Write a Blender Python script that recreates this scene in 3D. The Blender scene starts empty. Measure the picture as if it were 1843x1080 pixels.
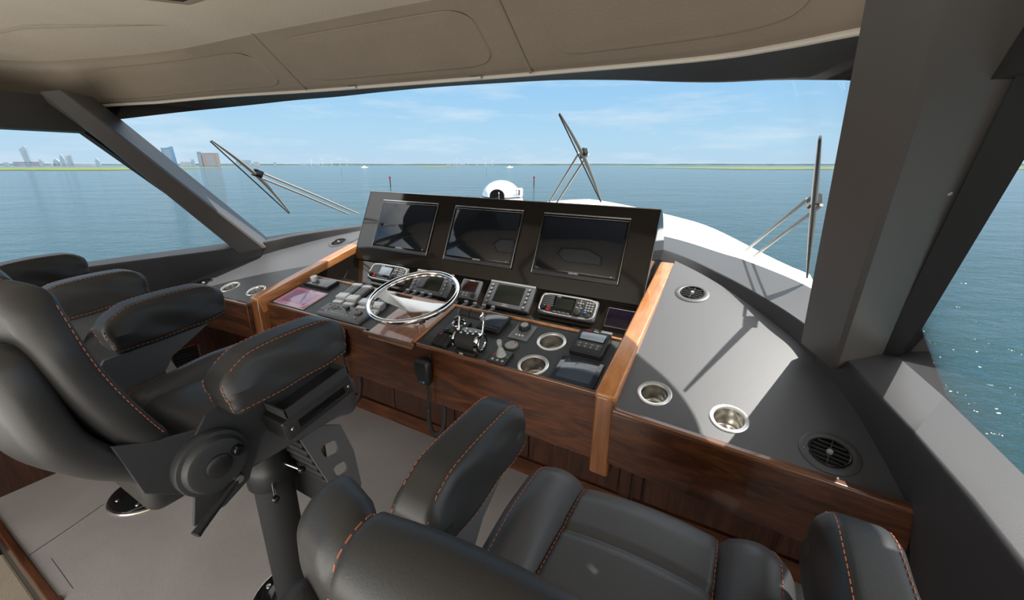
import bpy, bmesh, math, random
from mathutils import Vector, Matrix, noise
from mathutils.geometry import tessellate_polygon
random.seed(7)
SC = bpy.context.scene
COL = SC.collection
PI = math.pi
R = math.radians

# ------------------------------------------------------------------ camera, sky, sun, exposure
YAW, PITCH, ROLL = R(29.0), math.atan(244 / 750), R(0.8)
EYE = Vector((0, 0, 1.55))
FWD = Vector((-math.sin(YAW) * math.cos(PITCH), math.cos(YAW) * math.cos(PITCH), -math.sin(PITCH)))
_r0 = Vector((math.cos(YAW), math.sin(YAW), 0))
_u0 = _r0.cross(FWD)
RIGHT = _r0 * math.cos(ROLL) + _u0 * math.sin(ROLL)
UP = -_r0 * math.sin(ROLL) + _u0 * math.cos(ROLL)
cam_d = bpy.data.cameras.new('camera')
cam = bpy.data.objects.new('camera', cam_d)
COL.objects.link(cam)
cam_d.sensor_width = 36
cam_d.lens = 36 * 750 / 1843
cam_d.clip_start = 0.02
cam_d.clip_end = 8000
cam.matrix_world = Matrix(((RIGHT.x, UP.x, -FWD.x, EYE.x), (RIGHT.y, UP.y, -FWD.y, EYE.y), (RIGHT.z, UP.z, -FWD.z, EYE.z), (0, 0, 0, 1)))
SC.camera = cam
SC.view_settings.view_transform = 'Standard'
SC.view_settings.look = 'None'
SC.view_settings.exposure = 0.0
SC.view_settings.gamma = 1.0
SC.view_settings.use_curve_mapping = False

# the boat heels a little: the level frame of the sea is turned against the boat's own axes
LV_Z = (UP * math.cos(PITCH) - FWD * math.sin(PITCH)).normalized()
LV_X = RIGHT.normalized()
LV_Y = LV_Z.cross(LV_X)
SEA_DROP = 4.6
SEA = Matrix(((LV_X.x, LV_Y.x, LV_Z.x, 0), (LV_X.y, LV_Y.y, LV_Z.y, 0), (LV_X.z, LV_Y.z, LV_Z.z, 0), (0, 0, 0, 1)))
SEA.translation = EYE - LV_Z * SEA_DROP

SUN_DIR = Vector((0.27, 0.40, 0.87)).normalized()
sun_d = bpy.data.lights.new('sun', 'SUN')
sun_d.energy = 6.5
sun_d.angle = R(0.6)
sun_d.color = (1.0, 0.95, 0.88)
sun = bpy.data.objects.new('sun', sun_d)
COL.objects.link(sun)
sun.rotation_euler = SUN_DIR.to_track_quat('Z', 'Y').to_euler()

# added fill lamp at the unseen aft end, brightens the ceiling
aft_fill_d = bpy.data.lights.new('aft_fill_lamp', 'AREA')
aft_fill_d.shape = 'RECTANGLE'
aft_fill_d.size, aft_fill_d.size_y = 3.0, 1.3
aft_fill_d.energy = 48
aft_fill_d.color = (1.0, 0.93, 0.84)
aft_fill = bpy.data.objects.new('aft_fill_lamp', aft_fill_d)
COL.objects.link(aft_fill)
aft_fill.location = (-1.225, -1.30, 0.72)
aft_fill.rotation_euler = Vector((0, -0.42, -0.90)).to_track_quat('Z', 'Y').to_euler()

world = bpy.data.worlds.new('sky')
SC.world = world
world.use_nodes = True
wt = world.node_tree
wt.nodes.clear()


def wn(t, **kw):
    n = wt.nodes.new(t)
    for k, v in kw.items():
        setattr(n, k, v)
    return n


w_out = wn('ShaderNodeOutputWorld')
w_bg = wn('ShaderNodeBackground')
w_tc = wn('ShaderNodeTexCoord')
w_sep = wn('ShaderNodeSeparateXYZ')
w_ramp = wn('ShaderNodeValToRGB')
wt.links.new(w_tc.outputs['Generated'], w_sep.inputs[0])
wt.links.new(w_sep.outputs['Z'], w_ramp.inputs[0])
cr = w_ramp.color_ramp
cr.elements[0].position = 0.0
cr.elements[0].color = (0.52, 0.70, 0.87, 1)
cr.elements[1].position = 0.9
cr.elements[1].color = (1.4, 1.45, 1.5, 1)
for pos, c in ((0.05, (0.47, 0.71, 0.90)), (0.14, (0.36, 0.64, 0.92)), (0.27, (0.27, 0.55, 0.90)), (0.42, (1.0, 1.08, 1.15)), (0.60, (1.6, 1.62, 1.62))):
    e = cr.elements.new(pos)
    e.color = (*c, 1)
# thin streaky cloud
w_map = wn('ShaderNodeMapping')
w_map.inputs['Scale'].default_value = (2.2, 2.2, 14)
w_noi = wn('ShaderNodeTexNoise')
w_noi.inputs['Scale'].default_value = 1.6
w_noi.inputs['Detail'].default_value = 7
w_noi.inputs['Roughness'].default_value = 0.62
w_cr = wn('ShaderNodeValToRGB')
w_cr.color_ramp.elements[0].position = 0.50
w_cr.color_ramp.elements[0].color = (0, 0, 0, 1)
w_cr.color_ramp.elements[1].position = 0.78
w_cr.color_ramp.elements[1].color = (0.75, 0.75, 0.75, 1)
w_mix = wn('ShaderNodeMixRGB')
w_mix.inputs[2].default_value = (0.78, 0.87, 0.96, 1)
wt.links.new(w_tc.outputs['Generated'], w_map.inputs[0])
wt.links.new(w_map.outputs[0], w_noi.inputs['Vector'])
wt.links.new(w_noi.outputs['Fac'], w_cr.inputs[0])
wt.links.new(w_cr.outputs[0], w_mix.inputs[0])
wt.links.new(w_ramp.outputs[0], w_mix.inputs[1])
# the unseen sky astern and overhead is brightened to add fill light
w_dot = wn('ShaderNodeVectorMath', operation='DOT_PRODUCT')
w_dot.inputs[1].default_value = (0.35, -0.90, 0.25)
w_mr = wn('ShaderNodeMapRange')
w_mr.inputs[1].default_value = 0.05
w_mr.inputs[2].default_value = 0.75
w_mr.inputs[3].default_value = 1.0
w_mr.inputs[4].default_value = 3.2
wt.links.new(w_tc.outputs['Generated'], w_dot.inputs[0])
wt.links.new(w_dot.outputs['Value'], w_mr.inputs[0])
w_mr2 = wn('ShaderNodeMapRange')
w_mr2.inputs[1].default_value = 0.05
w_mr2.inputs[2].default_value = 0.75
w_mix2 = wn('ShaderNodeMixRGB')
w_mix2.inputs[2].default_value = (1.0, 0.95, 0.88, 1)
wt.links.new(w_dot.outputs['Value'], w_mr2.inputs[0])
wt.links.new(w_mr2.outputs[0], w_mix2.inputs[0])
wt.links.new(w_mix.outputs[0], w_mix2.inputs[1])
wt.links.new(w_mix2.outputs[0], w_bg.inputs['Color'])
wt.links.new(w_mr.outputs[0], w_bg.inputs['Strength'])
wt.links.new(w_bg.outputs[0], w_out.inputs[0])

# ------------------------------------------------------------------ materials


def mat(name, col, rough=0.5, metal=0.0, coat=0.0, emit=None, spec=None, col2=None, nscale=8.0, nstretch=(1, 1, 1), bump=0.0, bscale=60.0, ndetail=4, coat_rough=0.05):
    m = bpy.data.materials.new(name)
    m.use_nodes = True
    nt = m.node_tree
    b = nt.nodes['Principled BSDF']
    b.inputs['Base Color'].default_value = (*col, 1)
    b.inputs['Roughness'].default_value = rough
    b.inputs['Metallic'].default_value = metal
    if coat:
        b.inputs['Coat Weight'].default_value = coat
        b.inputs['Coat Roughness'].default_value = coat_rough
    if spec is not None:
        b.inputs['Specular IOR Level'].default_value = spec
    if emit:
        b.inputs['Emission Color'].default_value = (*emit[0], 1)
        b.inputs['Emission Strength'].default_value = emit[1]
    tc = nt.nodes.new('ShaderNodeTexCoord')
    if col2:
        mp = nt.nodes.new('ShaderNodeMapping')
        mp.inputs['Scale'].default_value = nstretch
        nz = nt.nodes.new('ShaderNodeTexNoise')
        nz.inputs['Scale'].default_value = nscale
        nz.inputs['Detail'].default_value = ndetail
        rp = nt.nodes.new('ShaderNodeValToRGB')
        rp.color_ramp.elements[0].position = 0.36
        rp.color_ramp.elements[1].position = 0.66
        rp.color_ramp.elements[0].color = (*col, 1)
        rp.color_ramp.elements[1].color = (*col2, 1)
        nt.links.new(tc.outputs['Object'], mp.inputs[0])
        nt.links.new(mp.outputs[0], nz.inputs['Vector'])
        nt.links.new(nz.outputs['Fac'], rp.inputs[0])
        nt.links.new(rp.outputs[0], b.inputs['Base Color'])
    if bump:
        nb = nt.nodes.new('ShaderNodeTexNoise')
        nb.inputs['Scale'].default_value = bscale
        nb.inputs['Detail'].default_value = 4
        bp = nt.nodes.new('ShaderNodeBump')
        bp.inputs['Strength'].default_value = bump
        bp.inputs['Distance'].default_value = 0.004
        nt.links.new(tc.outputs['Object'], nb.inputs['Vector'])
        nt.links.new(nb.outputs['Fac'], bp.inputs['Height'])
        nt.links.new(bp.outputs[0], b.inputs['Normal'])
    return m


def wood(name, c1, c2, c3, scale=(1, 6, 6), coat=0.6, rough=0.35, rings=3.0):
    """long grain along the axis with the small scale"""
    m = bpy.data.materials.new(name)
    m.use_nodes = True
    nt = m.node_tree
    b = nt.nodes['Principled BSDF']
    tc = nt.nodes.new('ShaderNodeTexCoord')
    mp = nt.nodes.new('ShaderNodeMapping')
    mp.inputs['Scale'].default_value = scale
    n1 = nt.nodes.new('ShaderNodeTexNoise')
    n1.inputs['Scale'].default_value = rings
    n1.inputs['Detail'].default_value = 3
    n1.inputs['Distortion'].default_value = 1.6
    n2 = nt.nodes.new('ShaderNodeTexNoise')
    n2.inputs['Scale'].default_value = rings * 9
    n2.inputs['Detail'].default_value = 4
    mp2 = nt.nodes.new('ShaderNodeMapping')
    mp2.inputs['Scale'].default_value = tuple(s * (0.5 if s < 2 else 1.6) for s in scale)
    mx = nt.nodes.new('ShaderNodeMath')
    mx.operation = 'MULTIPLY_ADD'
    mx.inputs[1].default_value = 0.35
    mul = nt.nodes.new('ShaderNodeMath')
    mul.operation = 'MULTIPLY'
    mul.inputs[1].default_value = 0.65
    rp = nt.nodes.new('ShaderNodeValToRGB')
    e = rp.color_ramp.elements
    e[0].position, e[1].position = 0.33, 0.68
    e[0].color, e[1].color = (*c1, 1), (*c3, 1)
    k = e.new(0.5)
    k.color = (*c2, 1)
    nt.links.new(tc.outputs['Object'], mp.inputs[0])
    nt.links.new(tc.outputs['Object'], mp2.inputs[0])
    nt.links.new(mp.outputs[0], n1.inputs['Vector'])
    nt.links.new(mp2.outputs[0], n2.inputs['Vector'])
    nt.links.new(n1.outputs['Fac'], mul.inputs[0])
    nt.links.new(n2.outputs['Fac'], mx.inputs[0])
    nt.links.new(mul.outputs[0], mx.inputs[2])
    nt.links.new(mx.outputs[0], rp.inputs[0])
    nt.links.new(rp.outputs[0], b.inputs['Base Color'])
    b.inputs['Roughness'].default_value = rough
    b.inputs['Coat Weight'].default_value = coat
    b.inputs['Coat Roughness'].default_value = 0.08
    return m


LEATHER = mat('black_leather', (0.031, 0.030, 0.029), 0.42, bump=0.07, bscale=420, spec=0.45)
LEATHER_LIT = mat('skylit_leather', (0.068, 0.068, 0.071), 0.40, bump=0.07, bscale=420, spec=0.5)  # seat leather made lighter for the sky light falling on it
THREAD = mat('orange_thread', (0.45, 0.15, 0.07), 0.7)
BRACKET = mat('charcoal_metal', (0.030, 0.031, 0.033), 0.5, bump=0.1, bscale=400)
BRACKET2 = mat('grey_metal', (0.110, 0.111, 0.114), 0.5, bump=0.1, bscale=400)
BLACK = mat('black_plastic', (0.012, 0.012, 0.013), 0.42)
BLACKG = mat('gloss_black_plastic', (0.008, 0.008, 0.009), 0.08)
BLACKM = mat('matt_black', (0.018, 0.018, 0.019), 0.65)
RUBBER = mat('rubber', (0.02, 0.02, 0.021), 0.7)
GREYP = mat('grey_plastic', (0.14, 0.145, 0.157), 0.42)
DGREY = mat('dark_grey_plastic', (0.045, 0.046, 0.048), 0.42)
LGREY = mat('light_grey_plastic', (0.36, 0.36, 0.35), 0.4)
SILVER = mat('silver_plastic', (0.60, 0.60, 0.60), 0.3, metal=0.35)
CHROME = mat('chrome', (0.86, 0.86, 0.87), 0.06, metal=1.0)
RIM = mat('satin_steel_rim', (0.88, 0.87, 0.85), 0.30, metal=0.75)
LIPW = wood('lip_wood', (0.085, 0.030, 0.012), (0.14, 0.052, 0.020), (0.20, 0.078, 0.030), (1.0, 7, 7), coat=1.0)
STEEL = mat('brushed_steel', (0.62, 0.60, 0.57), 0.24, metal=1.0)
WHITE = mat('white_paint', (0.72, 0.72, 0.71), 0.4)
SPOKE = mat('polished_spoke', (0.84, 0.84, 0.83), 0.22, metal=0.6)
RED = mat('red_plastic', (0.42, 0.02, 0.03), 0.4)
GREEN = mat('green_plastic', (0.02, 0.30, 0.12), 0.4)
BLUE = mat('blue_plastic', (0.05, 0.22, 0.60), 0.4)
BUTTON = mat('pale_button', (0.50, 0.48, 0.42), 0.45)
INK = mat('white_ink', (0.75, 0.75, 0.75), 0.6)
SCREEN = mat('dark_screen', (0.010, 0.012, 0.015), 0.05, spec=0.5)
SCREENG = mat('green_dark_screen', (0.020, 0.024, 0.018), 0.12)
SCREENR = mat('red_dark_screen', (0.030, 0.010, 0.010), 0.12)
SCREENV = mat('violet_dark_screen', (0.016, 0.011, 0.022), 0.08)
SCREENL = mat('lcd_screen', (0.30, 0.36, 0.42), 0.12)
GLASSY = mat('glass_touch_panel', (0.030, 0.040, 0.055), 0.03, spec=1.0)
PINK = mat('pink_touch_screen', (0.10, 0.045, 0.075), 0.03, spec=1.0, emit=((0.55, 0.22, 0.32), 0.42))
PANEL = mat('gloss_panel', (0.020, 0.016, 0.013), 0.07, spec=0.6)
VINYL = mat('black_vinyl', (0.038, 0.040, 0.045), 0.5, bump=0.2, bscale=300)
COUNTER = mat('grey_counter_leather', (0.100, 0.102, 0.110), 0.42, bump=0.08, bscale=420)
COAM = mat('dark_coaming_leather', (0.052, 0.051, 0.054), 0.48, bump=0.05, bscale=400, spec=0.45)
SILL = mat('grey_sill_leather', (0.070, 0.074, 0.076), 0.45, bump=0.06, bscale=400)
PILLAR = mat('pillar_leather', (0.084, 0.077, 0.073), 0.42, bump=0.04, bscale=400, spec=0.8)
LINING = mat('header_lining', (0.030, 0.028, 0.027), 0.6)
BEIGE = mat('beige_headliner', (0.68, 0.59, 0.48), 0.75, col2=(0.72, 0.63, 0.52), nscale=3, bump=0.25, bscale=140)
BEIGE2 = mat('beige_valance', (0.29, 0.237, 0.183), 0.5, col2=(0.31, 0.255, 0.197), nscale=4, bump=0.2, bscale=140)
LIPLIT = mat('lit_lip_tint', (0.74, 0.68, 0.60), 0.45)  # pale colour for the light caught by the valance lip
CARPET = mat('taupe_carpet', (0.30, 0.275, 0.265), 0.95, col2=(0.36, 0.335, 0.325), nscale=6, bump=0.6, bscale=500)
CREAM = mat('cream_carpet', (0.42, 0.37, 0.29), 0.95, bump=0.6, bscale=400)
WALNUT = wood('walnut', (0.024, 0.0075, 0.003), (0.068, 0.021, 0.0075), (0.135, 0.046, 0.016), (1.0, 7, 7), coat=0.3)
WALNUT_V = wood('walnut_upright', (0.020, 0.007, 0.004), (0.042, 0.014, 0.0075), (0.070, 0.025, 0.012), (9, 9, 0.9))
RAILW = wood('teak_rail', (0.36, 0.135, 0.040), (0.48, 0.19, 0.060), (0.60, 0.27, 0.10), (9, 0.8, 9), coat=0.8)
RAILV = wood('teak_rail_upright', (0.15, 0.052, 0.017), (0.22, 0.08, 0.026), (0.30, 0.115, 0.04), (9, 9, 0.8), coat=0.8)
CHERRY = wood('gloss_cherry', (0.27, 0.10, 0.048), (0.37, 0.145, 0.07), (0.46, 0.19, 0.095), (8, 0.9, 8), coat=1.0)
DECK = mat('white_gelcoat', (0.80, 0.80, 0.79), 0.35)
GRASS = mat('marsh_grass', (0.075, 0.105, 0.018), 0.9, col2=(0.13, 0.15, 0.035), nscale=0.05, ndetail=6)
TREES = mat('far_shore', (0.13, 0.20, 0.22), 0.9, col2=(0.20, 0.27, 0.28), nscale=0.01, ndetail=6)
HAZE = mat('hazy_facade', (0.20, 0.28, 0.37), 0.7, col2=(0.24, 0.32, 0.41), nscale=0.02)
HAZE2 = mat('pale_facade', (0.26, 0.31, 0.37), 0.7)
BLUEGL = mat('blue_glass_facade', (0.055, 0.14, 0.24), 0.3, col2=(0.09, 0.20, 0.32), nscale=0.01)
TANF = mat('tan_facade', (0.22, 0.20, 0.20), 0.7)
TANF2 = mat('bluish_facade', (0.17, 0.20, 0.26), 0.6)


def glass_mat():
    m = bpy.data.materials.new('window_glass')
    m.use_nodes = True
    nt = m.node_tree
    nt.nodes.clear()
    o = nt.nodes.new('ShaderNodeOutputMaterial')
    t = nt.nodes.new('ShaderNodeBsdfTransparent')
    t.inputs[0].default_value = (0.97, 0.99, 0.99, 1)
    g = nt.nodes.new('ShaderNodeBsdfGlossy')
    g.inputs['Roughness'].default_value = 0.0
    fr = nt.nodes.new('ShaderNodeFresnel')
    fr.inputs['IOR'].default_value = 1.06
    mx = nt.nodes.new('ShaderNodeMixShader')
    nt.links.new(fr.outputs[0], mx.inputs[0])
    nt.links.new(t.outputs[0], mx.inputs[1])
    nt.links.new(g.outputs[0], mx.inputs[2])
    nt.links.new(mx.outputs[0], o.inputs[0])
    return m


GLASS = glass_mat()


def sea_mat():
    m = bpy.data.materials.new('sea_water')
    m.use_nodes = True
    nt = m.node_tree
    b = nt.nodes['Principled BSDF']
    b.inputs['Base Color'].default_value = (0.003, 0.034, 0.043, 1)
    b.inputs['Roughness'].default_value = 0.10
    b.inputs['IOR'].default_value = 1.33
    tc = nt.nodes.new('ShaderNodeTexCoord')
    mp = nt.nodes.new('ShaderNodeMapping')
    mp.inputs['Scale'].default_value = (0.55, 1.0, 1.0)
    hs = []
    for sc, det, wgt in ((0.10, 2, 1.6), (0.9, 5, 0.55), (3.2, 3, 0.07)):
        n = nt.nodes.new('ShaderNodeTexNoise')
        n.inputs['Scale'].default_value = sc
        n.inputs['Detail'].default_value = det
        n.inputs['Roughness'].default_value = 0.6
        nt.links.new(mp.outputs[0], n.inputs['Vector'])
        mu = nt.nodes.new('ShaderNodeMath')
        mu.operation = 'MULTIPLY'
        mu.inputs[1].default_value = wgt
        nt.links.new(n.outputs['Fac'], mu.inputs[0])
        hs.append(mu)
    a = nt.nodes.new('ShaderNodeMath')
    a2 = nt.nodes.new('ShaderNodeMath')
    nt.links.new(hs[0].outputs[0], a.inputs[0])
    nt.links.new(hs[1].outputs[0], a.inputs[1])
    nt.links.new(a.outputs[0], a2.inputs[0])
    nt.links.new(hs[2].outputs[0], a2.inputs[1])
    bp = nt.nodes.new('ShaderNodeBump')
    bp.inputs['Strength'].default_value = 0.6
    bp.inputs['Distance'].default_value = 1.0
    nt.links.new(tc.outputs['Object'], mp.inputs[0])
    nt.links.new(a2.outputs[0], bp.inputs['Height'])
    nt.links.new(bp.outputs[0], b.inputs['Normal'])
    return m


WATER = sea_mat()

# ------------------------------------------------------------------ helpers


def smooth(a, b, x):
    t = max(0.0, min(1.0, (x - a) / (b - a)))
    return t * t * (3 - 2 * t)


def frame(P, slope=0.0, z=0.0):
    """local axes: X to starboard, Y up the slope, Z along its normal"""
    return Matrix.Translation(Vector(P)) @ Matrix.Rotation(R(slope), 4, 'X') @ Matrix.Rotation(z, 4, 'Z')


class RB:
    """rounded box with an offset along the normal and a free deformation"""

    def __init__(s, half, r, c=(0, 0, 0), fn=None, off=None, n=(4, 4, 4), k=3, M=None):
        s.h, s.r, s.c, s.fn, s.off, s.n, s.k, s.M = Vector(half), r, Vector(c), fn, off, n, k, M

    def surf(s, p, extra=0.0):
        p = Vector(p)
        q = Vector([max(-(s.h[i] - s.r), min(s.h[i] - s.r, p[i])) for i in range(3)])
        d = p - q
        d = d.normalized() if d.length > 1e-9 else Vector((0, 0, 1))
        w = q + d * s.r
        if s.off:
            w = w + d * s.off(w, d)
        w = w + d * extra
        if s.fn:
            w = Vector(s.fn(w))
        w = w + s.c
        return s.M @ w if s.M else w

    def axis(s, i):
        h, r, n, k = s.h[i], s.r, s.n[i], s.k
        inn = h - r
        a = [r * math.tan(R(45) * j / k) for j in range(1, k + 1)]
        mid = [-inn + 2 * inn * j / n for j in range(n + 1)] if inn > 1e-6 else [0.0]
        return [-inn - t for t in reversed(a)] + mid + [inn + t for t in a]

    def add(s, bm):
        ax = [s.axis(i) for i in range(3)]
        vd = {}

        def v(p):
            key = (round(p[0], 6), round(p[1], 6), round(p[2], 6))
            if key not in vd:
                vd[key] = bm.verts.new(s.surf(p))
            return vd[key]
        for i in range(3):
            a, b = (i + 1) % 3, (i + 2) % 3
            for sg in (-1, 1):
                for ia in range(len(ax[a]) - 1):
                    for ib in range(len(ax[b]) - 1):
                        q = []
                        for da, db in ((0, 0), (1, 0), (1, 1), (0, 1)):
                            p = [0, 0, 0]
                            p[i] = sg * s.h[i]
                            p[a] = ax[a][ia + da]
                            p[b] = ax[b][ib + db]
                            q.append(v(p))
                        if sg < 0:
                            q.reverse()
                        try:
                            bm.faces.new(q)
                        except ValueError:
                            pass


class MB:
    def __init__(s):
        s.bm = bmesh.new()

    def rb(s, half, r, c=(0, 0, 0), **kw):
        b = RB(half, r, c, **kw)
        b.add(s.bm)
        return b

    def box(s, c, size, M=None):
        hx, hy, hz = size[0] / 2, size[1] / 2, size[2] / 2
        vs = []
        for x, y, z in ((-1, -1, -1), (1, -1, -1), (1, 1, -1), (-1, 1, -1), (-1, -1, 1), (1, -1, 1), (1, 1, 1), (-1, 1, 1)):
            p = Vector((c[0] + x * hx, c[1] + y * hy, c[2] + z * hz))
            vs.append(s.bm.verts.new(M @ p if M else p))
        for f in ((0, 3, 2, 1), (4, 5, 6, 7), (0, 1, 5, 4), (1, 2, 6, 5), (2, 3, 7, 6), (3, 0, 4, 7)):
            s.bm.faces.new([vs[i] for i in f])

    def rbx(s, c, size, r=0.003, k=2, M=None):
        r = min(r, min(size) / 2 * 0.98)
        RB((size[0] / 2, size[1] / 2, size[2] / 2), r, c, n=(1, 1, 1), k=k, M=M).add(s.bm)

    def poly(s, pts):
        s.bm.faces.new([s.bm.verts.new(Vector(p)) for p in pts])

    def prism(s, pts, vec, M=None):
        """closed polygon pts pushed along vec"""
        vec = Vector(vec)
        a = [Vector(p) for p in pts]
        b = [p + vec for p in a]
        if M:
            a = [M @ p for p in a]
            b = [M @ p for p in b]
        va = [s.bm.verts.new(p) for p in a]
        vb = [s.bm.verts.new(p) for p in b]
        n = len(a)
        tri = tessellate_polygon([a])
        for t in tri:
            s.bm.faces.new([va[i] for i in t])
            s.bm.faces.new([vb[i] for i in reversed(t)])
        for i in range(n):
            j = (i + 1) % n
            s.bm.faces.new([va[j], va[i], vb[i], vb[j]])

    def holed(s, outer, holes, vec, M=None):
        """flat plate with holes, pushed along vec"""
        vec = Vector(vec)
        loops = [[Vector(p) for p in outer]] + [[Vector(p) for p in h] for h in holes]
        tri = tessellate_polygon(loops)
        flat = [p for l in loops for p in l]
        A = [s.bm.verts.new(M @ p if M else p) for p in flat]
        B = [s.bm.verts.new(M @ (p + vec) if M else p + vec) for p in flat]
        for t in tri:
            if len(set(t)) == 3:
                try:
                    s.bm.faces.new([A[i] for i in t])
                    s.bm.faces.new([B[i] for i in reversed(t)])
                except ValueError:
                    pass
        o = 0
        for l in loops:
            n = len(l)
            for i in range(n):
                j = (i + 1) % n
                s.bm.faces.new([A[o + j], A[o + i], B[o + i], B[o + j]])
            o += n

    def ring(s, c, ax, r, seg):
        ax = Vector(ax).normalized()
        t = ax.orthogonal().normalized()
        b = ax.cross(t)
        return [s.bm.verts.new(Vector(c) + (t * math.cos(2 * PI * i / seg) + b * math.sin(2 * PI * i / seg)) * r) for i in range(seg)]

    def cyl(s, p0, p1, r0, r1=None, seg=20, caps=True):
        p0, p1 = Vector(p0), Vector(p1)
        r1 = r0 if r1 is None else r1
        a = s.ring(p0, p1 - p0, r0, seg)
        b = s.ring(p1, p1 - p0, r1, seg)
        for i in range(seg):
            j = (i + 1) % seg
            s.bm.faces.new([a[i], a[j], b[j], b[i]])
        if caps:
            s.bm.faces.new(list(reversed(a)))
            s.bm.faces.new(b)

    def lathe(s, prof, M=None, seg=28, ax=None, a0=0, a1=2 * PI):
        """profile of (r, z) spun about local Z"""
        full = abs(a1 - a0 - 2 * PI) < 1e-6
        n = seg if full else seg + 1
        rows = []
        for r, z in prof:
            row = []
            for i in range(n):
                t = a0 + (a1 - a0) * i / seg
                p = Vector((max(r, 1e-5) * math.cos(t), max(r, 1e-5) * math.sin(t), z))
                row.append(s.bm.verts.new(M @ p if M else p))
            rows.append(row)
        for a, b in zip(rows, rows[1:]):
            for i in range(seg):
                j = (i + 1) % n
                s.bm.faces.new([a[i], a[j], b[j], b[i]])

    def tube(s, pts, r, seg=8, closed=False):
        pts = [Vector(p) for p in pts]
        n = len(pts)
        rows = []
        prev = None
        for i, p in enumerate(pts):
            if closed:
                d = pts[(i + 1) % n] - pts[i - 1]
            else:
                d = pts[min(i + 1, n - 1)] - pts[max(i - 1, 0)]
            if d.length < 1e-9:
                d = Vector((0, 0, 1))
            d.normalize()
            t = d.orthogonal().normalized() if prev is None else (prev - d * prev.dot(d)).normalized()
            prev = t
            b = d.cross(t)
            rr = r(i / (n - 1)) if callable(r) else r
            rows.append([s.bm.verts.new(p + (t * math.cos(2 * PI * k / seg) + b * math.sin(2 * PI * k / seg)) * rr) for k in range(seg)])
        for i in range(n if closed else n - 1):
            a, b = rows[i], rows[(i + 1) % n]
            for k in range(seg):
                l = (k + 1) % seg
                s.bm.faces.new([a[k], a[l], b[l], b[k]])
        if not closed:
            s.bm.faces.new(list(reversed(rows[0])))
            s.bm.faces.new(rows[-1])

    def ball(s, c, r, seg=16, sc=(1, 1, 1), zmin=-1.0):
        n = seg // 2
        pr = []
        for i in range(n + 1):
            a = -PI / 2 + PI * i / n
            if math.sin(a) < zmin - 1e-6:
                continue
            pr.append((math.cos(a) * r, math.sin(a) * r))
        s.lathe(pr, Matrix.Translation(Vector(c)) @ Matrix.Diagonal((*sc, 1)), seg)

    def strip(s, A, B):
        va = [s.bm.verts.new(Vector(p)) for p in A]
        vb = [s.bm.verts.new(Vector(p)) for p in B]
        for i in range(len(A) - 1):
            s.bm.faces.new([va[i], va[i + 1], vb[i + 1], vb[i]])

    def dashes(s, path, step=0.0115, ln=0.0072, r=0.0009):
        path = [Vector(p) for p in path]
        seg = []
        L = 0
        for a, b in zip(path, path[1:]):
            l = (b - a).length
            if l > 1e-7:
                seg.append((L, l, a, b))
                L += l

        def at(t):
            for l0, l, a, b in seg:
                if t <= l0 + l:
                    return a.lerp(b, (t - l0) / l)
            return seg[-1][3]
        t = 0
        while t + ln < L:
            s.tube([at(t), at(t + ln * 0.5), at(t + ln)], r, 5)
            t += step

    def build(s, name, m, parent=None, angle=38, flat=False, bevel=None):
        bm = s.bm
        bmesh.ops.recalc_face_normals(bm, faces=bm.faces[:])
        me = bpy.data.meshes.new(name)
        bm.to_mesh(me)
        bm.free()
        if not flat:
            me.polygons.foreach_set('use_smooth', [True] * len(me.polygons))
            me.set_sharp_from_angle(angle=R(angle))
        me.materials.append(m)
        o = bpy.data.objects.new(name, me)
        COL.objects.link(o)
        if parent:
            o.parent = parent
        if bevel:
            b = o.modifiers.new('bevel', 'BEVEL')
            b.width = bevel
            b.segments = 2
            b.limit_method = 'ANGLE'
        return o


def thing(name, label, cat, M=None, group=None):
    o = bpy.data.objects.new(name, None)
    o.empty_display_size = 0.05
    COL.objects.link(o)
    if M is not None:
        o.matrix_world = M
    o['label'] = label
    o['category'] = cat
    if group:
        o['group'] = group
    return o


def tag(o, label, cat, group=None):
    o['label'] = label
    o['category'] = cat
    if group:
        o['group'] = group
    return o


def struct(o):
    o['kind'] = 'structure'
    return o


def dup(root, M, label=None, name=None):
    def cp(o, par):
        c = o.copy()
        COL.objects.link(c)
        c.parent = par
        for ch in list(o.children):
            cp(ch, c)
        return c
    r = cp(root, None)
    r.matrix_world = M
    if label:
        r['label'] = label
    return r


def text(body, size, m, parent, M, name='lettering', ext=0.0004):
    cu = bpy.data.curves.new(name, 'FONT')
    cu.body = body
    cu.size = size
    cu.align_x = 'CENTER'
    cu.align_y = 'CENTER'
    cu.extrude = ext
    t = bpy.data.objects.new(name, cu)
    COL.objects.link(t)
    dg = bpy.context.evaluated_depsgraph_get()
    dg.update()
    me = bpy.data.meshes.new_from_object(t.evaluated_get(dg))
    bpy.data.objects.remove(t)
    bpy.data.curves.remove(cu)
    me.materials.clear()
    me.materials.append(m)
    o = bpy.data.objects.new(name, me)
    COL.objects.link(o)
    o.parent = parent
    o.matrix_local = M
    return o


def T(x, y, z=0.0):
    return Matrix.Translation(Vector((x, y, z)))


def catmull(P, n=6):
    P = [Vector(p) for p in P]
    out = []
    for i in range(len(P) - 1):
        a, b, c, d = P[max(i - 1, 0)], P[i], P[i + 1], P[min(i + 2, len(P) - 1)]
        for j in range(n):
            t = j / n
            out.append(0.5 * ((2 * b) + (c - a) * t + (2 * a - 5 * b + 4 * c - d) * t * t + (3 * b - a - 3 * c + d) * t ** 3))
    out.append(P[-1])
    return out


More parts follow.
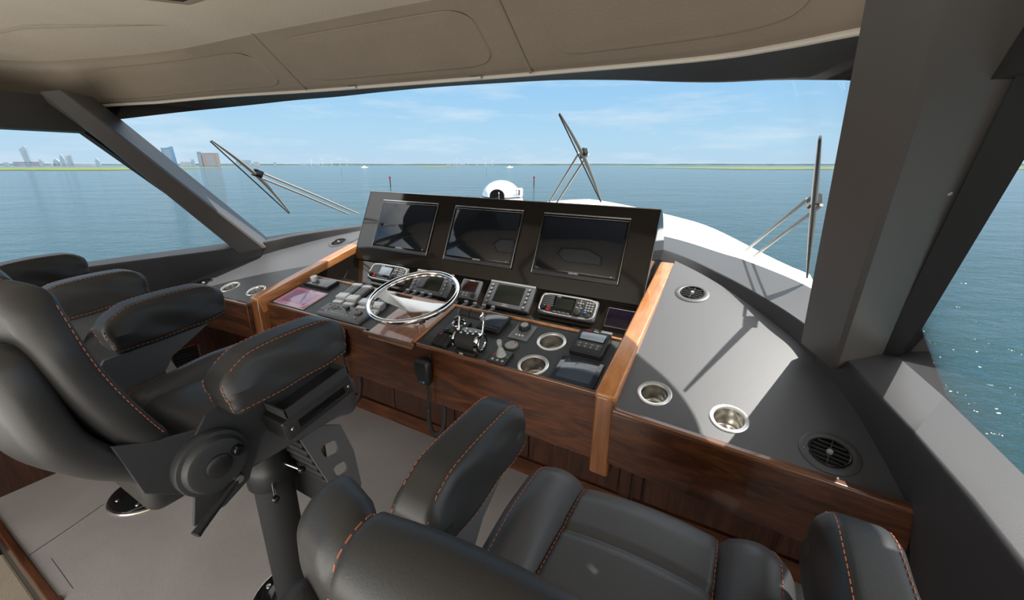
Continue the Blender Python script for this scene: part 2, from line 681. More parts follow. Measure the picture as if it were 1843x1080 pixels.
def resample(P, n):
    P = [Vector(p) for p in P]
    L = [0]
    for a, b in zip(P, P[1:]):
        L.append(L[-1] + (b - a).length)
    out = []
    for i in range(n):
        t = L[-1] * i / (n - 1)
        for k in range(len(P) - 1):
            if t <= L[k + 1] + 1e-9:
                out.append(P[k].lerp(P[k + 1], (t - L[k]) / max(1e-9, L[k + 1] - L[k])))
                break
    return out


CX = -1.225                                   # centre line of the boat


def mir(p):
    return Vector((2 * CX - p[0], p[1], p[2]))


def mirl(P):
    return [mir(p) for p in P]


# planes of the helm
CON_P, CON_S = (0, 1.19, 0.843), 15.0
WNG_P, WNG_S = (0, 1.10, 0.835), 17.0
PAN_P, PAN_S = (-1.2, 1.935, 1.323), 64.5
INS_P, INS_S = (0, 1.78, 0.972), 47.0


def on_slope(P, s, u, v, w=0.0):
    return frame(P, s) @ Vector((u, v, w))


def con(u, v, w=0.0, z=0.0):
    return frame(CON_P, CON_S) @ T(u, v, w) @ Matrix.Rotation(z, 4, 'Z')


def pan(x, v, w=0.0):
    return frame(PAN_P, PAN_S) @ T(x - PAN_P[0], v, w)


def ins(x, v, w=0.0):
    return frame(INS_P, INS_S) @ T(x, v, w)


def wng(x, v, w=0.0):
    return frame(WNG_P, WNG_S) @ T(x, v, w)


def circle(x, y, r, n=36, z=0.0):
    return [(x + r * math.cos(2 * PI * i / n), y + r * math.sin(2 * PI * i / n), z) for i in range(n)]


def wing_v(p):
    """slope coordinate of a point over the counter plane, by its plan position"""
    return (p[1] - WNG_P[1]) / math.cos(R(WNG_S))



# ------------------------------------------------------------------ the setting: coaming, glass, pillars, headliner, floor
K_R = [(-1.225, 2.52, 1.185), (-0.75, 2.42, 1.175), (-0.31, 2.15, 1.155), (-0.054, 1.93, 1.12), (0.14, 1.70, 1.085), (0.225, 1.60, 1.06), (0.30, 1.44, 1.04), (0.325, 1.34, 1.03), (0.375, 1.056, 1.03)]
W_R = [(-1.225, 2.42, 1.13), (-0.7, 2.32, 1.125), (-0.254, 2.052, 1.108), (-0.043, 1.891, 1.062), (0.151, 1.692, 1.005), (0.257, 1.537, 0.96), (0.34, 1.371, 0.913), (0.384, 1.233, 0.873), (0.423, 1.077, 0.829)]
B_R = [(-1.225, 2.81, 1.165), (-0.8, 2.76, 1.16), (-0.389, 2.62, 1.15), (-0.085, 2.428, 1.12), (0.034, 2.337, 1.11), (0.256, 2.103, 1.08), (0.36, 1.80, 1.065), (0.42, 1.563, 1.05), (0.475, 1.26, 1.04)]
K_C, W_C, B_C = (catmull(q, 6) for q in (K_R, W_R, B_R))
K_A = [(0.375, 1.056, 1.03), (0.40, 0.862, 1.03), (0.42, 0.6, 1.03), (0.43, 0.0, 1.03), (0.43, -1.5, 1.03)]
B_A = [(0.475, 1.26, 1.04), (0.50, 0.973, 1.04), (0.51, 0.6, 1.04), (0.51, 0.0, 1.04), (0.51, -1.5, 1.04)]
F_A = [(0.423, 1.077, 0.829), (0.440, 0.87, 0.50), (0.450, 0.6, 0.36), (0.450, 0.0, 0.36), (0.450, -1.5, 0.36)]


def down(P, dz=0.03):
    return [Vector((p[0], p[1], p[2] - dz)) for p in P]


def roundedge(bm_mb, low, edge, top, r=0.012, n=4):
    """strip low -> edge -> top with the edge rounded off"""
    rows = []
    for l, e, t in zip(low, edge, top):
        l, e, t = Vector(l), Vector(e), Vector(t)
        a = e + (l - e).normalized() * r
        b = e + (t - e).normalized() * r
        row = [l, l.lerp(a, 0.5), a]
        for i in range(1, n):
            s = i / n
            row.append(a * (1 - s) ** 2 + e * 2 * s * (1 - s) + b * s * s)
        row += [b, b.lerp(t, 0.5), t]
        rows.append(row)
    for r0, r1 in zip(rows, rows[1:]):
        bm_mb.strip(r0, r1)


for side, f in (('right', lambda P: P), ('left', mirl)):
    m = MB()
    roundedge(m, f(W_C), f(K_C), f(B_C))
    m.strip(f(B_C), f(down(B_C, 0.12)))
    bmesh.ops.remove_doubles(m.bm, verts=m.bm.verts[:], dist=0.0002)
    struct(m.build('trim_1' if side == 'right' else 'trim_2', COAM))
    m = MB()
    roundedge(m, f(F_A), f(K_A), f(B_A))
    m.strip(f(B_A), f(down(B_A, 0.5)))
    bmesh.ops.remove_doubles(m.bm, verts=m.bm.verts[:], dist=0.0002)
    struct(m.build('trim_3' if side == 'right' else 'trim_4', COAM))
    # the stitched joint in the coaming
    q = [Vector((0.262, 1.528, 0.958)), Vector((0.244, 1.56, 1.045)), Vector((0.252, 1.60, 1.058))]
    q = q if side == 'right' else mirl(q)
    m = MB()
    m.tube(q, 0.0032, 6)
    struct(m.build('trim_5' if side == 'right' else 'trim_6', LINING))
    # lining under the sill
    m = MB()
    P = f([(0.458, 1.70, 0.95), (0.458, 1.10, 0.85), (0.456, 0.87, 0.56), (0.456, 0.6, 0.42), (0.456, -1.5, 0.42)])
    Q = f([(0.458, 1.70, -0.9), (0.458, 1.10, -0.9), (0.456, 0.87, -0.9), (0.456, 0.6, -0.9), (0.456, -1.5, -0.9)])
    m.strip(P, Q)
    struct(m.build('wall_right' if side == 'right' else 'wall_left', COAM if side == 'right' else WALNUT_V))

# windscreen glass: raked back, its top edge running up under the header
GT = [(-1.225, 2.015, 1.938), (-0.876, 1.985, 1.922), (-0.55, 1.90, 1.885), (-0.347, 1.813, 1.851), (-0.16, 1.68, 1.815), (0.010, 1.544, 1.789), (0.10, 1.455, 1.768), (0.160, 1.360, 1.748), (0.205, 1.20, 1.712)]
GT_C = catmull(GT, 6)
nG = 45                                         # the windscreen ends under the pillar
GT_L = catmull([(-1.225, 2.015, 1.938), (-1.592, 1.967, 1.937), (-1.90, 1.87, 1.918), (-2.11, 1.765, 1.894), (-2.30, 1.63, 1.870), (-2.46, 1.495, 1.840), (-2.566, 1.376, 1.815), (-2.633, 1.202, 1.779), (-2.72, 0.96, 1.725)], 6)
full_b = mirl(B_C[:nG])[::-1] + list(B_C[1:nG])
full_t = list(GT_L[:nG])[::-1] + list(GT_C[1:nG])
head_t = list(GT_L)[::-1] + list(GT_C[1:])
m = MB()
m.strip(full_b, full_t)
struct(m.build('window_1', GLASS))
for nm, f in (('window_2', lambda P: P), ('window_3', mirl)):
    m = MB()
    P = f([(0.43, 1.52, 1.04), (0.475, 1.26, 1.04), (0.50, 0.973, 1.04), (0.51, 0.6, 1.04), (0.51, 0.0, 1.04), (0.51, -1.5, 1.04)])
    Q = f([(0.32, 0.93, 1.70), (0.34, 0.80, 1.70), (0.36, 0.60, 1.70), (0.37, 0.40, 1.70), (0.38, 0.0, 1.70), (0.38, -1.5, 1.70)])
    m.strip(P, Q)
    struct(m.build(nm, GLASS))

# corner pillars
PB = [Vector(p) for p in ((0.205, 1.505, 1.045), (0.285, 1.385, 1.02), (0.435, 1.53, 1.02), (0.368, 1.665, 1.045))]
PT = [Vector(p) for p in ((0.088, 0.812, 1.745), (0.168, 0.76, 1.735), (0.292, 0.82, 1.70), (0.248, 0.965, 1.745))]
PT = [b + (t - b) * 1.10 for b, t in zip(PB, PT)]
PB = [b - (t - b) * 0.03 for b, t in zip(PB, PT)]
for nm, f in (('trim_7', lambda P: P), ('trim_8', mirl)):
    m = MB()
    b, t = f(PB), f(PT)
    ns = 18
    ring_pts = []
    for i in range(4):
        j = (i + 1) % 4
        ring_pts += [(i, j, s) for s in (0.06, 0.5, 0.94)]
    rows = []
    for k in range(ns + 1):
        c = [b[i].lerp(t[i], k / ns) for i in range(4)]
        rows.append([c[i].lerp(c[j], s) for i, j, s in ring_pts])
    for r0, r1 in zip(rows, rows[1:]):
        m.strip(r0 + r0[:1], r1 + r1[:1])
    bmesh.ops.remove_doubles(m.bm, verts=m.bm.verts[:], dist=0.0001)
    struct(m.build(nm, PILLAR, angle=20))
    # black frame of the side window along the pillar
    m = MB()
    c0, c1 = PB[2], PT[2]
    a0 = [c0 + Vector(d) for d in ((-0.03, -0.025, 0), (0.0, 0.03, 0), (0.03, 0.0, 0), (0.02, -0.03, 0))]
    a1 = [c1 + Vector(d) for d in ((-0.03, -0.025, 0), (0.0, 0.03, 0), (0.03, 0.0, 0), (0.02, -0.03, 0))]
    a0, a1 = f(a0), f(a1)
    vb = [m.bm.verts.new(p) for p in a0]
    vt = [m.bm.verts.new(p) for p in a1]
    for i in range(4):
        j = (i + 1) % 4
        m.bm.faces.new([vb[i], vb[j], vt[j], vt[i]])
    struct(m.build('trim_9' if nm == 'trim_7' else 'trim_10', BLACKM, flat=True))
    # dark header over the side window
    m = MB()
    q = f([(0.25, 0.86, 1.665), (0.44, 0.90, 1.665), (0.46, -1.5, 1.665), (0.25, -1.5, 1.665)])
    m.prism(q, (0, 0, 0.14))
    struct(m.build('trim_11' if nm == 'trim_7' else 'trim_12', LINING, flat=True))

# beige valance round the front of the headliner
VB = [(-2.99, -1.5, 1.765), (-2.98, 0.2, 1.763), (-2.93, 0.64, 1.763), (-2.72, 0.94, 1.79), (-2.19, 1.18, 1.832), (-1.666, 1.24, 1.83), (-1.10, 1.256, 1.823), (-0.653, 1.277, 1.82), (-0.173, 1.197, 1.80), (-0.003, 1.087, 1.785), (0.105, 0.966, 1.77), (0.198, 0.906, 1.765), (0.271, 0.891, 1.765), (0.46, 0.86, 1.765), (0.52, 0.2, 1.765), (0.53, -1.5, 1.765)]
VT = [(-2.90, -1.5, 1.90), (-2.88, 0.1, 1.91), (-2.784, 0.66, 1.93), (-2.60, 0.86, 1.955), (-2.20, 1.02, 1.98), (-1.672, 1.05, 1.985), (-1.10, 1.075, 1.985), (-0.66, 1.068, 1.978), (-0.20, 1.00, 1.972), (-0.05, 0.93, 1.965), (0.05, 0.86, 1.955), (0.12, 0.78, 1.95), (0.20, 0.72, 1.94), (0.34, 0.60, 1.92), (0.42, 0.1, 1.91), (0.43, -1.5, 1.90)]
VBc, VTc = catmull(VB, 5), catmull(VT, 5)
m = MB()
rows = []
for b, t in zip(VBc, VTc):
    d = (b - t)
    out = Vector((0, 1, 0)) if abs(b.x - CX) < 1.35 else Vector((1 if b.x > CX else -1, 0.3, 0)).normalized()
    row = [t + out * 0.02 + Vector((0, 0, 0.03)), t, t.lerp(b, 0.25), t.lerp(b, 0.5), t.lerp(b, 0.75), t.lerp(b, 0.92)]
    e = t.lerp(b, 0.92)
    for i in range(1, 6):
        a = PI * i / 5
        row.append(e + (b - e) * math.sin(a * 0.5 + 0.0) * 1.0 + out * 0.030 * (1 - math.cos(a)) * 0.5 + (b - e) * (-0.2 if i == 5 else 0))
    rows.append(row)
for a, b in zip(rows, rows[1:]):
    m.strip(a, b)
bmesh.ops.remove_doubles(m.bm, verts=m.bm.verts[:], dist=0.0001)
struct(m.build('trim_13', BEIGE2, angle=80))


def by_x(P, x):
    for a, b in zip(P, P[1:]):
        if a.x <= x <= b.x and b.x - a.x > 1e-6:
            return a.lerp(b, (x - a.x) / (b.x - a.x))
    return P[0] if x < P[0].x else P[-1]


VBx = [p for p in VBc if p.y > 0.5]
VTx = [p for p in VTc if p.y > 0.4]


def vsurf(xb, xt, t):
    return by_x(VTx, xt).lerp(by_x(VBx, xb), t)


for (xl_t, xl_b, xr_t, xr_b, t0, t1) in ((-2.62, -2.74, -1.80, -1.74, 0.20, 0.90), (-1.59, -1.60, -0.76, -0.745, 0.12, 0.87), (-0.56, -0.55, 0.03, 0.05, 0.12, 0.84)):
    m = MB()
    nu, nv = 60, 30
    g = []
    for j in range(nv + 1):
        row = []
        for i in range(nu + 1):
            u, v = (math.copysign(1 - (1 - abs(a)) ** 2, a) for a in (-1 + 2 * i / nu, -1 + 2 * j / nv))
            # squircle: rounded corners
            k = 0.42
            uu = u * math.sqrt(max(0, 1 - k * 0.26 * v ** 6))
            vv = v * math.sqrt(max(0, 1 - k * 1.15 * u ** 14))
            t = t0 + (t1 - t0) * (vv + 1) / 2
            fx = (uu + 1) / 2
            p = vsurf(xl_b + (xr_b - xl_b) * fx, xl_t + (xr_t - xl_t) * fx, t)
            e = max(abs(u), abs(v))
            h = 0.010 * smooth(1.0, 0.975, e) - 0.003 + 0.003 * smooth(0.95, 0.5, e)
            row.append(p + Vector((0, -1, -0.15)).normalized() * h)
        g.append(row)
    for a, b in zip(g, g[1:]):
        m.strip(a, b)
    bmesh.ops.remove_doubles(m.bm, verts=m.bm.verts[:], dist=0.0001)
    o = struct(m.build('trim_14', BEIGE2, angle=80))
for x, w in ((-1.668, 0.004), (-0.652, 0.006)):
    m = MB()
    P = [vsurf(x, x - (0.0 if x < -1 else 0.008), t / 10) + Vector((0, -0.001, 0)) for t in range(-1, 11)]
    m.tube(P, w, 8)
    struct(m.build('trim_15', BEIGE2))
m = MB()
m.tube([p + Vector((0, 0.018 if abs(p.x - CX) < 1.4 else 0.0, -0.001)) for p in VBc if p.y > 0.3], 0.0065, 8)  # added pale tube, carries the lit look of the lip as colour
struct(m.build('lip_highlight', LIPLIT))
# small white slots in the lower lip
for x in (-1.42, -0.86):
    m = MB()
    a = vsurf(x, x, 1.0)
    m.rbx((a.x, a.y + 0.006, a.z - 0.003), (0.05, 0.012, 0.008), 0.003)
    o = struct(m.build('trim_16', WHITE))

# dark header between the valance and the windscreen
m = MB()
HB = [p + Vector((0, 0.036, 0.008)) for p in VBc if p.y > 0.6]
HT = [p + Vector((0, 0.004, 0.004)) for p in head_t]
n = 60
HB, HT = resample(HB, n), resample(HT, n)
HM = [a.lerp(b, 0.5) + Vector((0, 0, 0.02)) for a, b in zip(HB, HT)]
m.strip(HB, HM)
m.strip(HM, HT)
m.strip(HT, [p + Vector((0, 0.05, 0.10)) for p in HT])
bmesh.ops.remove_doubles(m.bm, verts=m.bm.verts[:], dist=0.0001)
struct(m.build('trim_17', LINING))
# roof over everything
m = MB()
m.strip([p + Vector((0, 0.05, 0.10)) for p in HT], [Vector((p.x, p.y - 0.2, 2.08)) for p in HT])
m.strip([Vector((p.x, p.y - 0.2, 2.08)) for p in HT], [Vector((p.x, -1.5, 2.12)) for p in HT])
struct(m.build('trim_18', DECK))

m = MB()
m.box((CX, -0.36, 2.10), (4.2, 2.5, 0.05))
m.box((0.36, -0.23, 1.845), (0.22, 2.54, 0.03))  # side strip added out of view to keep sun off the armrest
be = catmull([(-2.35, 1.62, 1.91), (-2.1, 1.86, 1.965), (-1.6, 2.15, 2.03), (-1.0, 2.22, 2.03), (-0.5, 2.12, 1.95), (-0.15, 1.93, 1.87), (0.026, 1.80, 1.83), (0.143, 1.725, 1.82), (0.223, 1.66, 1.82), (0.282, 1.588, 1.82), (0.33, 1.48, 1.82), (0.36, 1.30, 1.82)], 4)  # unseen brow, edge shaped to cast the shade line on the counter
bi = resample([(-2.35, 1.60, 1.90), (-2.1, 1.74, 1.95), (-1.6, 1.95, 1.99), (-1.0, 1.98, 1.99), (-0.4, 1.80, 1.93), (0.0, 1.50, 1.87), (0.15, 1.32, 1.84), (0.24, 1.10, 1.84)], len(be))
m.strip(bi, be)
m.strip(be, [p + Vector((0, 0.004, 0.03)) for p in be])
m.strip([p + Vector((0, 0.004, 0.03)) for p in be], [p + Vector((0, -0.1, 0.06)) for p in bi])
struct(m.build('roof_sun_brow', DECK, flat=True))
# headliner
m = MB()
Tn = [p for p in VTc]
front = [p + Vector((0, 0.02, 0.0)) for p in Tn]
mid = [Vector((p.x, min(p.y, 0.55), p.z + 0.02)) for p in Tn]
aft = [Vector((p.x, -1.5, p.z + 0.025)) for p in Tn]
m.strip(front, mid)
m.strip(mid, aft)
bmesh.ops.remove_doubles(m.bm, verts=m.bm.verts[:], dist=0.0001)
struct(m.build('ceiling', BEIGE, angle=60))
m = MB()
m.tube([(-2.86, 0.44, 1.917), (-2.3, 0.62, 1.975), (-1.68, 0.97, 2.0)], 0.0012, 5)
struct(m.build('trim_19', BEIGE2))

# floor, with the head of the companionway at the port quarter
FL = mat('taupe_floor', (0.29, 0.272, 0.268), 0.9, col2=(0.345, 0.325, 0.322), nscale=2.5, bump=0.4, bscale=420)
m = MB()
m.prism([(-2.92, 0.172, -0.03), (-2.92, 1.66, -0.03), (0.47, 1.66, -0.03), (0.47, -1.5, -0.03), (-1.99, -1.5, -0.03), (-1.99, 0.172, -0.03)], (0, 0, 0.03))
struct(m.build('floor', FL, flat=True))
m = MB()
m.tube([(-2.344, 0.175, 0.0005), (-2.385, 0.31, 0.0005), (-2.43, 0.44, 0.0005)], 0.0013, 5)
m.tube([(-2.249, 0.217, 0.0005), (-2.00, 0.212, 0.0005)], 0.0007, 5)
struct(m.build('trim_20', BLACKM))
m = MB()
m.box((-2.42, 0.160, -0.045), (0.86, 0.026, 0.11))
m.box((-1.985, -0.66, -0.045), (0.026, 1.68, 0.11))
struct(m.build('trim_21', WALNUT, flat=True, bevel=0.004))
m = MB()
m.box((-2.42, 0.158, -0.35), (0.86, 0.02, 0.5))
struct(m.build('wall_front', LINING, flat=True))
m = MB()
m.box((-2.42, -0.02, -0.27), (0.86, 0.34, 0.04))
m.box((-2.42, -0.32, -0.47), (0.86, 0.30, 0.04))
m.box((-2.42, -0.19, -0.38), (0.86, 0.02, 0.2))
m.box((-2.42, -0.75, -0.62), (0.86, 0.6, 0.04))
struct(m.build('trim_22', CREAM, flat=True, bevel=0.01))

# ------------------------------------------------------------------ the helm console and its side counters
XL, XR = -2.125, -0.330                        # inner faces of the two rails
hc = thing('helm_console', 'walnut helm console with black sloping top between two teak rails', 'console', T(0, 0, 0))
F = frame(CON_P, CON_S)


def rect(u0, v0, u1, v1, z=0.0):
    return [(u0, v0, z), (u1, v0, z), (u1, v1, z), (u0, v1, z)]


CUPS_C = [(-0.589, 0.202), (-0.595, 0.050)]
m = MB()
m.holed(rect(-1.122, 0.004, XR, 0.292), [circle(u, v, 0.050) for u, v in CUPS_C], (0, 0, -0.02), F)
m.prism(rect(XL, 0.004, -1.368, 0.292), (0, 0, -0.02), F)
m.build('console_top', VINYL, hc, flat=True)
m = MB()
m.prism(rect(-1.372, -0.022, -1.124, 0.302, 0.007), (0, 0, -0.03), F)
m.build('wood_panel', CHERRY, hc, flat=True, bevel=0.004)
m = MB()
for u0, u1, v0 in ((XL, -1.392, 0.0), (-1.106, XR, 0.0)):
    m.rbx(((u0 + u1) / 2, v0 - 0.003, -0.001), (u1 - u0, 0.013, 0.016), 0.005, 3, F)
m.rbx((-1.249, -0.020, 0.003), (0.292, 0.014, 0.018), 0.006, 3, F)
m.build('front_lip', LIPW, hc)
m = MB()
m.rbx(((XL + XR) / 2, 0.298, 0.002), (XR - XL, 0.012, 0.012), 0.004, 2, F)
m.rbx((-1.119, 0.148, 0.004), (0.010, 0.30, 0.010), 0.003, 2, F)
m.build('edge_bead', RAILW, hc)
m = MB()
m.box(((XL + XR) / 2, 1.196, 0.715), (XR - XL, 0.026, 0.246))
m.box(((XL + XR) / 2, 1.42, 0.615), (XR - XL, 0.44, 0.012))
m.build('fascia', WALNUT, hc, flat=True, bevel=0.004)
# shelf, instrument slope and side cheeks
m = MB()
m.box(((XL + XR) / 2, 1.60, 0.858), (XR - XL, 0.27, 0.012))
m.box(((XL + XR) / 2, 1.475, 0.885), (XR - XL, 0.012, 0.06))
m.build('shelf', PANEL, hc, flat=True, bevel=0.002)
m = MB()
ip = frame(INS_P, INS_S)
m.prism(rect(XL, -0.150, XR, 0.010), (0, 0, -0.015), ip)
m.build('instrument_panel', PANEL, hc, flat=True)
for x in (XL - 0.003, XR + 0.003):
    m = MB()
    m.prism([(x, 1.44, 0.84), (x, 1.44, 0.915), (x, 2.02, 1.065), (x, 2.02, 0.92), (x, 1.72, 0.84)], (0.004 if x < -1 else -0.004, 0, 0))
    m.build('side_cheek', PANEL, hc, flat=True)
# the two rails: a sloping cap that turns down into an upright
for x0, x1 in ((-2.195, XL), (XR, -0.262)):
    xc = (x0 + x1) / 2
    m = MB()
    r = RB(((x1 - x0) / 2, 0.475, 0.045), 0.010, (xc, 0.43, 0.0), n=(1, 4, 1), k=2, M=F)
    r.add(m.bm)
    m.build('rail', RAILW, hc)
    m = MB()
    RB(((x1 - x0) / 2 - 0.0015, 0.060, 0.148), 0.010, (xc, 1.198, 0.719), n=(1, 1, 1), k=2).add(m.bm)
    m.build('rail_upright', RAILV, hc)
# knee cabinet under the console: one face, its doors and plinth
m = MB()
m.box(((XL + XR) / 2, 1.648, 0.36), (XR - XL + 0.12, 0.02, 0.72))
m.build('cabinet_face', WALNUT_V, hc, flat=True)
m = MB()
m.box(((XL + XR) / 2, 1.628, 0.045), (XR - XL + 0.12, 0.02, 0.09))
m.build('plinth', WALNUT, hc, flat=True)
xs = [-2.18, -1.72, -1.26, -0.79, -0.322]
for a, b in list(zip(xs, xs[1:])):
    m = MB()
    m.rbx(((a + b) / 2, 1.632, 0.38), (b - a - 0.007, 0.016, 0.56), 0.003)
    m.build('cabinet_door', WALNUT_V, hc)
m = MB()
m.rbx((-0.2935, 1.636, 0.36), (0.050, 0.014, 0.70), 0.003)
m.build('filler_panel', WALNUT_V, hc)

WV = [(p.x, wing_v(p), 0.0) for p in W_C if p.x > -0.262]


def counter(side):
    f = (lambda P: [Vector(p) for p in P]) if side == 'starboard' else mirl
    nm = 'starboard counter' if side == 'starboard' else 'port counter'
    t = thing('side_counter', 'grey leather counter with vents and cup holders, walnut front, beside the open foredeck view' if side == 'starboard' else 'grey leather counter with walnut front, beyond the helm chair armrests', 'counter')
    G = frame(WNG_P, WNG_S)
    e0, e1 = (-0.264, 1.132), (0.423, 1.080)
    out = [(e0[0], wing_v(e0), 0), (e1[0], wing_v(e1), 0)] + list(reversed(WV)) + [(-0.264, wing_v((0, 2.06)), 0)]
    holes = [circle(-0.165, 0.133, 0.044), circle(0.047, 0.110, 0.044), circle(-0.149, 0.741, 0.050), circle(0.280, 0.083, 0.050)]
    if side != 'starboard':
        out = [tuple(mir(p)) for p in out]
        holes = [[tuple(mir(p)) for p in h] for h in holes]
    m = MB()
    m.holed(out, holes, (0, 0, -0.015), G)
    m.build('counter_top', COUNTER, t, flat=True)
    a, b = on_slope(WNG_P, WNG_S, e0[0], wing_v(e0)), on_slope(WNG_P, WNG_S, e1[0], wing_v(e1))
    b = b + Vector((0.012, 0, 0))
    d = (b - a)
    ang = math.atan2(d.y, d.x)
    L = d.length
    if side != 'starboard':
        M = Matrix.Translation(mir(a)) @ Matrix.Rotation(PI - ang, 4, 'Z')
        M = Matrix.Translation(mir((a + b) / 2)) @ Matrix.Rotation(-ang, 4, 'Z')
    else:
        M = Matrix.Translation((a + b) / 2) @ Matrix.Rotation(ang, 4, 'Z')
    m = MB()
    m.rbx((0, -0.006, -0.095), (L, 0.026, 0.185), 0.004, 2, M)
    m.box((0, 0.24, -0.185), (L - 0.02, 0.48, 0.01), M)
    m.build('fascia', WALNUT, t)
    sx = 1 if side == 'starboard' else -1
    xa = (lambda x: x) if sx > 0 else (lambda x: 2 * CX - x)
    m = MB()
    m.box(((xa(-0.30) + xa(0.425)) / 2, 1.648, 0.34), (0.725, 0.018, 0.68))
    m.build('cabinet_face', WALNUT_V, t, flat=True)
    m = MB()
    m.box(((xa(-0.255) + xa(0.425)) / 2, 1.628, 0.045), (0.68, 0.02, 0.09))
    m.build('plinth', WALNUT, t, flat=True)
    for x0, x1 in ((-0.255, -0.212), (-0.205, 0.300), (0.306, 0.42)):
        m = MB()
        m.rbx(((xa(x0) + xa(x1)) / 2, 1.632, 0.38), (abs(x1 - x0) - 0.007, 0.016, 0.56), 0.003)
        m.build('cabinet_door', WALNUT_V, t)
    m = MB()
    m.rbx((0, -0.007, 0.002), (L, 0.027, 0.018), 0.007, 4, M)
    m.build('front_lip', LIPW, t)
    return t


counter('starboard')
counter('port')

# ------------------------------------------------------------------ monitor housing
hs = thing('display_housing', 'glossy black brown slab housing that carries the three large monitors', 'dashboard')
m = MB()
pf = frame(PAN_P, PAN_S)
pl, pr = -2.130 - PAN_P[0], -0.335 - PAN_P[0]
m.prism([(pl, -0.385, 0), (pr, -0.385, 0), (pr, 0.052, 0), (pl, 0.058, 0)], (0, 0, -0.02), pf)
m.build('front_panel', PANEL, hs, flat=True, bevel=0.002)
m = MB()
a0, a1 = pan(-2.125, 0.056), pan(-0.34, 0.05)
prof = [(1.775, 0.985), (1.957, 1.368), (2.03, 1.340), (2.14, 1.20), (2.20, 1.06), (2.10, 0.98)]
m.prism([(-2.122, y + 0.006, z) for y, z in prof], (1.782, 0, 0))
m.build('rear_cowl', BLACKG, hs, angle=50)
m = MB()
m.tube([pan(-2.128, 0.058, 0.001).translation, pan(-0.337, 0.052, 0.001).translation, pan(-0.337, -0.383, 0.001).translation], 0.0018, 6)
m.tube([pan(-2.128, 0.058, 0.001).translation, pan(-2.128, -0.383, 0.001).translation, on_slope(INS_P, INS_S, -2.124, -0.148, 0.002)], 0.0018, 6)
m.build('edge_trim', STEEL, hs)

# ------------------------------------------------------------------ cup holders and air vents
CG = {}


def cup(M, label, group, r=0.052):
    t = thing('cup_holder', label, 'cup holder', M, group)
    m = MB()
    m.lathe([(r - 0.0125, -0.003), (r - 0.011, 0.002), (r - 0.008, 0.0035), (r - 0.003, 0.004), (r, 0.002), (r, -0.001), (r - 0.006, -0.003)], seg=40)
    m.build('rim', RIM, t)
    m = MB()
    m.lathe([(r - 0.009, 0.002), (r - 0.0105, -0.004), (r - 0.012, -0.055), (r - 0.013, -0.060), (r - 0.018, -0.062), (r - 0.021, -0.066), (r - 0.023, -0.074), (0.012, -0.076), (0.008, -0.079), (0.0, -0.079)], seg=40)
    m.build('cup', STEEL, t)
    return t


cup(con(*CUPS_C[0]), 'steel cup holder in the console beside the round knob panel, nearer the monitors', 'console cup holders', 0.058)
cup(con(*CUPS_C[1]), 'steel cup holder in the console nearest the front lip, beside the small grey joystick', 'console cup holders', 0.058)
cup(wng(-0.165, 0.133), 'steel cup holder in the grey counter next to the right teak rail', 'counter cup holders')
cup(wng(0.047, 0.110), 'steel cup holder in the grey counter, between the other cup and the large near vent', 'counter cup holders')
cup(wng(2 * CX + 0.165, 0.133), 'steel cup holder tucked against the left teak rail in the far counter', 'counter cup holders')
cup(wng(2 * CX - 0.047, 0.110), 'steel cup holder in the far counter, between the black vent and the railside cup', 'counter cup holders')


DGREY2 = mat('vent_grey', (0.085, 0.087, 0.092), 0.45)
SLAT = mat('vent_slat', (0.055, 0.056, 0.058), 0.4)


def vent(M, label):
    t = thing('air_vent', label, 'air vent', M, 'round counter vents')
    m = MB()
    m.lathe([(0.067, -0.001), (0.067, 0.002), (0.060, 0.0045), (0.050, 0.005), (0.047, 0.003), (0.046, -0.02)], seg=44)
    m.build('flange', DGREY2, t)
    m = MB()
    m.lathe([(0.0465, 0.004), (0.044, 0.008), (0.0415, 0.006), (0.040, -0.035), (0.0, -0.036)], seg=44)
    m.build('barrel', BLACK, t)
    m = MB()
    for k in range(-2, 3):
        y = k * 0.0140
        w = math.sqrt(max(0, 0.041 ** 2 - y * y)) * 2
        m.box((0, y, 0.001), (w, 0.0020, 0.007))
    m.box((0, 0, 0.001), (0.002, 0.080, 0.008))
    m.build('louvre', SLAT, t)
    m = MB()
    m.lathe([(0.0, 0.010), (0.006, 0.0095), (0.0075, 0.007), (0.0075, 0.001)], seg=16)
    m.build('hub_knob', LGREY, t)
    for a in (R(20), R(200)):
        m = MB()
        m.lathe([(0, 0.006), (0.002, 0.0058), (0.0026, 0.004)], Matrix.Translation((0.057 * math.cos(a), 0.057 * math.sin(a), 0)), 10)
        m.build('screw', STEEL, t)
    return t


v0 = vent(wng(-0.149, 0.741) @ Matrix.Rotation(R(-10), 4, 'Z'), 'round black vent at the far end of the right counter, by the teak rail tip')
dup(v0, wng(0.280, 0.083) @ Matrix.Rotation(R(-12), 4, 'Z'), 'round black vent at the near corner of the right counter, largest in view')
dup(v0, wng(2 * CX + 0.149, 0.741), 'round black vent half hidden behind the left teak rail')
dup(v0, wng(2 * CX - 0.280, 0.083) @ Matrix.Rotation(R(30), 4, 'Z'), 'round black vent at the outer corner of the far counter, below the side window')

